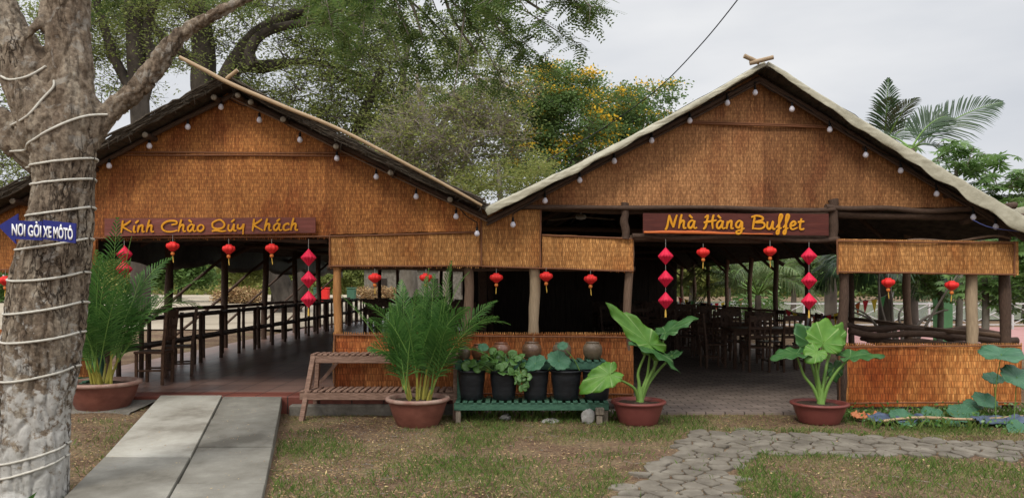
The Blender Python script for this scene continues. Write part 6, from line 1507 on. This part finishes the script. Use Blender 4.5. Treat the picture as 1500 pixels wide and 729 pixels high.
# bunting
def bunting(label, a, b, n, sag):
    t = thing('bunting', label, 'bunting', tuple(a)); a, b = Vector(a), Vector(b); cols = [(.6, .04, .05), (.7, .5, .05), (.1, .35, .12), (.75, .75, .75), (.7, .16, .04), (.12, .08, .4)]
    f = lambda u: a.lerp(b, u)+Vector((0, 0, -sag*4*u*(1-u))); s = MB(); s.tube([f(i/16) for i in range(17)], .006, 4); s.build('line', M['string'], t)
    for k in range(n):
        u0, u1 = (k+.15)/n, (k+.85)/n; p, q_ = f(u0), f(u1); m_ = (p+q_)/2+Vector((0, random.uniform(-.03, .06), -.26)); s = MB(); s.v += [tuple(p), tuple(q_), tuple(m_), tuple(p+Vector((0, .004, 0))), tuple(q_+Vector((0, .004, 0))), tuple(m_+Vector((0, .004, 0)))]
        s.face((0, 2, 1)); s.face((3, 4, 5)); s.face((0, 3, 5, 2)); s.face((1, 2, 5, 4)); cc_ = cols[k % 6]
        key = 'flag%d' % (k % 6)
        if key not in M: M[key] = simple(key, (cc_, tuple(min(1, v*1.15) for v in cc_)), 5, bump=0)
        s.build('flag', M[key], t)
bunting('coloured triangle bunting low beyond the right end of the buffet tables', P(1150, 452, 15.2), P(1262, 440, 14.2), 11, .22)
bunting('coloured triangle bunting far beyond the buffet tables near the pale palms', P(992, 434, 25.5), P(1090, 436, 25.5), 11, .2)
bunting('bunting with few flags hanging in the garden under the side panel', P(1262, 440, 14.2), P(1312, 425, 14.0), 4, .05)

# ------------------------------------------------------------------ grass, litter, pebbles, weeds
def gzv(x, y): return np.array([gz(a, b) for a, b in zip(x, y)])
def on_ramp(x, y):
    f = (y-4.6)/(9.36-4.6); return (x > l0+(l1-l0)*f-.03) & (x < n0_+(n1_-n0_)*f+.03) & (y < 9.4)
def scatter(n, x0, x1, y0, y1, dens):
    x = RNG.uniform(x0, x1, n); y = RNG.uniform(y0, y1, n); d = np.array([dens(a, b) for a, b in zip(x, y)]); k = RNG.uniform(0, 1, n) < d; x, y = x[k], y[k]
    k = ~on_ramp(x, y); return x[k], y[k]
def blades(x, y, h0, h1, w_, lean=.5, name='grass', m=None):
    n = len(x); z = gzv(x, y); h = RNG.uniform(h0, h1, n); a = RNG.uniform(0, 2*math.pi, n); l = RNG.uniform(.1, lean, n)*h; b = RNG.uniform(0, 2*math.pi, n)
    V = np.empty((n, 4, 3)); c = np.stack([x, y, z-.004], 1); sx_ = np.stack([np.cos(a), np.sin(a), np.zeros(n)], 1)*w_
    mid = c+np.stack([np.cos(b)*l*.35, np.sin(b)*l*.35, h*.6], 1); tip = c+np.stack([np.cos(b)*l, np.sin(b)*l, h], 1)
    V[:, 0] = c-sx_; V[:, 1] = c+sx_; V[:, 2] = mid+sx_*.7; V[:, 3] = tip
    return np_mesh(name, V.reshape(-1, 3), np.arange(n*4).reshape(-1, 4), m or M['grass'])
def nn(x, y, s_, o=0): return noise.noise(Vector((x*s_, y*s_, o)))
def inpath(x, y): return in_poly(x, y, pathA) or in_poly(x, y, pathB)
def d_lawn(x, y):
    v = .5+1.5*nn(x, y, .9)+.8*nn(x, y, 3.5, 3)
    if -1.95 < x < -.9: v *= .25+.75*(x+1.95)/1.05*(1 if y < 7.6 else .3)
    if x < -3.2: v *= .25
    if y > 8.3 and -.9 < x < 3: v += .15
    if 2.5 < x < 4.3 and y > 8.1: v *= .35
    if inpath(x, y): v *= .04
    return max(0, min(1, v))
x, y = scatter(150000, -6, 8.5, 4.9, 9.3, d_lawn); tag(blades(x, y, .012, .038, .0022, 1.2), kind='stuff')
def on_tarp(x, y): return (4.15 < x < 4.7 and 8.4 < y < 8.72) or (5.3 < x < 6.25 and 8.3 < y < 8.62) or (3.98 < x < 4.2 and 8.6 < y < 8.83) or (4.8 < x < 5.6 and 8.45 < y < 8.65)
def d_green(x, y):
    v = 0
    if on_tarp(x, y): return 0
    if 8.1 < y < 9.1 and -.75 < x < 2.3: v = .45+nn(x, y, 2.2, 9)*1.2
    if y < 8.3: v = max(v, 1.6*nn(x, y, 1.3, 21)+(.6 if x > 1.6 or (-.9 < x < .9 and y < 7) else .2))
    if 3.8 < x and 8.0 < y < 9.2: v = .45+nn(x, y, 2, 4)
    if x < -3.6 and y < 8.2: v = .10+nn(x, y, 1.6, 2)*.6
    if inpath(x, y): v *= .03
    return max(0, min(1, v))
x, y = scatter(120000, -6, 8.5, 4.9, 9.25, d_green); tag(blades(x, y, .02, .065, .003, .9, 'grass_green', M['grassg']), kind='stuff')
# taller weeds along the pond and walls
def d_weed(x, y):
    if on_tarp(x, y): return 0
    if x > 4.0 and y > 8.3: return .45
    return .5 if (y > 9.0 and -.6 < x < 1.6) else 0
x, y = scatter(16000, -1, 8, 8.25, 9.3, d_weed); tag(blades(x, y, .05, .16, .005, .8, 'weeds', M['grassg']), kind='stuff')
V = []; x, y = scatter(5200, 3.9, 8, 8.2, 9.3, lambda a, b: 0 if on_tarp(a, b) else .8*max(0, .25+1.4*nn(a, b, 2.5, 7)))
c = np.stack([x, y, gzv(x, y)+RNG.uniform(.01, .16, len(x))], 1); d = rand_dirs(len(c), .5); tt_ = rand_dirs(len(c)); s_ = np.cross(d, tt_); s_ /= np.linalg.norm(s_, axis=1)[:, None]
v, f = quads(c, d, s_, .05, .028); tag(np_mesh('ground_cover', v, f, M['lf_hyacinth']), kind='stuff')
# dry leaf litter
def d_lit(x, y):
    v = .35+.5*nn(x, y, 1.3, 31)
    if x < .6: v += .25
    if -2 < x < -.6: v += .3
    return max(0, min(1, v*(.35 if inpath(x, y) else 1)))
x, y = scatter(60000, -6, 8.5, 4.9, 9.35, d_lit); n = len(x); c = np.stack([x, y, gzv(x, y)+.006], 1)
d = rand_dirs(n, .15); s_ = np.cross(d, np.array([0, 0, 1.0])+rand_dirs(n)*.35); s_ /= np.linalg.norm(s_, axis=1)[:, None]; v, f = quads(c, d, s_, RNG.uniform(.008, .044, n), RNG.uniform(.005, .018, n)); v[:, 2] = np.maximum(v[:, 2], -.01)
tag(np_mesh('leaf_litter', v, f, M['litter']), kind='stuff')
def d_peb(x, y):
    return 1 if (-2.0 < x < -.9 and y < 8.6) else (.25 if x < -3.5 else .05)
x, y = scatter(9000, -6, 8, 4.9, 9.2, d_peb); n = len(x); z = gzv(x, y); r = RNG.uniform(.003, .010, n); base = np.array([[1, 0, 0], [0, 1, 0], [-1, 0, 0], [0, -1, 0], [0, 0, .7], [0, 0, -.7]])
V = np.stack([x, y, z+.001], 1)[:, None, :]+base[None]*r[:, None, None]*RNG.uniform(.7, 1.2, (n, 6, 1)); tri = np.array([[0, 1, 4], [1, 2, 4], [2, 3, 4], [3, 0, 4], [1, 0, 5], [2, 1, 5], [3, 2, 5], [0, 3, 5]])
tag(np_mesh('gravel', V.reshape(-1, 3), (np.arange(n)[:, None, None]*6+tri[None]).reshape(-1, 3), M['pebble']), kind='stuff')
# broken edge of earth and stones where the yard meets the left floor
s = MB(); s.grid(lambda u, v: Vector((-6.6+u*2.2, 8.55+v*.85+.1*noise.noise(Vector((u*4, v, 2)))*(1-v), .135+.045*v+.012*noise.noise(Vector((u*9, v*5, 1)))-(.05 if v == 0 else 0))), 30, 8)
tag(s.build('path_apron', M['kerb']), kind='structure')
# clump of dark leaves at the foot of the front tree
t = thing('foot_plant', 'dark tuft of leaves at the foot of the pale trunk', 'plant', tuple(P(22, 720, 5.1))); c = P(20, 735, 5.15)
v, f = leaves(np.array([[c.x, c.y, .03]]), 60, (.07, .07, .04), .10, .03); np_mesh('foliage', v, f, M['lf_palm'], t)

def ramp_z(x, y): f = (y-4.6)/(9.36-4.6); return .05+.19*f**1.5+.004
x = RNG.uniform(-4.4, -1.9, 2600); y = RNG.uniform(5.0, 9.3, 2600); k = on_ramp(x+.04, y) & on_ramp(x-.04, y)
dens = np.array([.25+.6*nn(a, b, 1.7, 5) for a, b in zip(x, y)]); k &= RNG.uniform(0, 1, len(x)) < dens; x, y = x[k], y[k]; n = len(x)
c = np.stack([x, y, np.array([ramp_z(a, b) for a, b in zip(x, y)])+.002], 1); d = rand_dirs(n, .08); s_ = np.cross(d, np.array([0, 0, 1.0])+rand_dirs(n)*.25); s_ /= np.linalg.norm(s_, axis=1)[:, None]
v, f = quads(c, d, s_, RNG.uniform(.006, .03, n), RNG.uniform(.004, .012, n)); tag(np_mesh('ramp_litter', v, f, M['litter']), kind='stuff')
n = 420; x = RNG.uniform(-5, 7, n); y = RNG.uniform(5.0, 9.2, n); k = ~on_ramp(x, y); x, y = x[k], y[k]; z = gzv(x, y)+.01; a = RNG.uniform(0, 6.28, len(x)); L_ = RNG.uniform(.04, .16, len(x))
A = np.stack([x, y, z], 1); B = A+np.stack([np.cos(a)*L_, np.sin(a)*L_, RNG.uniform(0, .01, len(x))], 1); v, f = tri_tubes(A, B, .003, .0015); tag(np_mesh('fallen_twigs', v, f, M['twig']), kind='stuff')
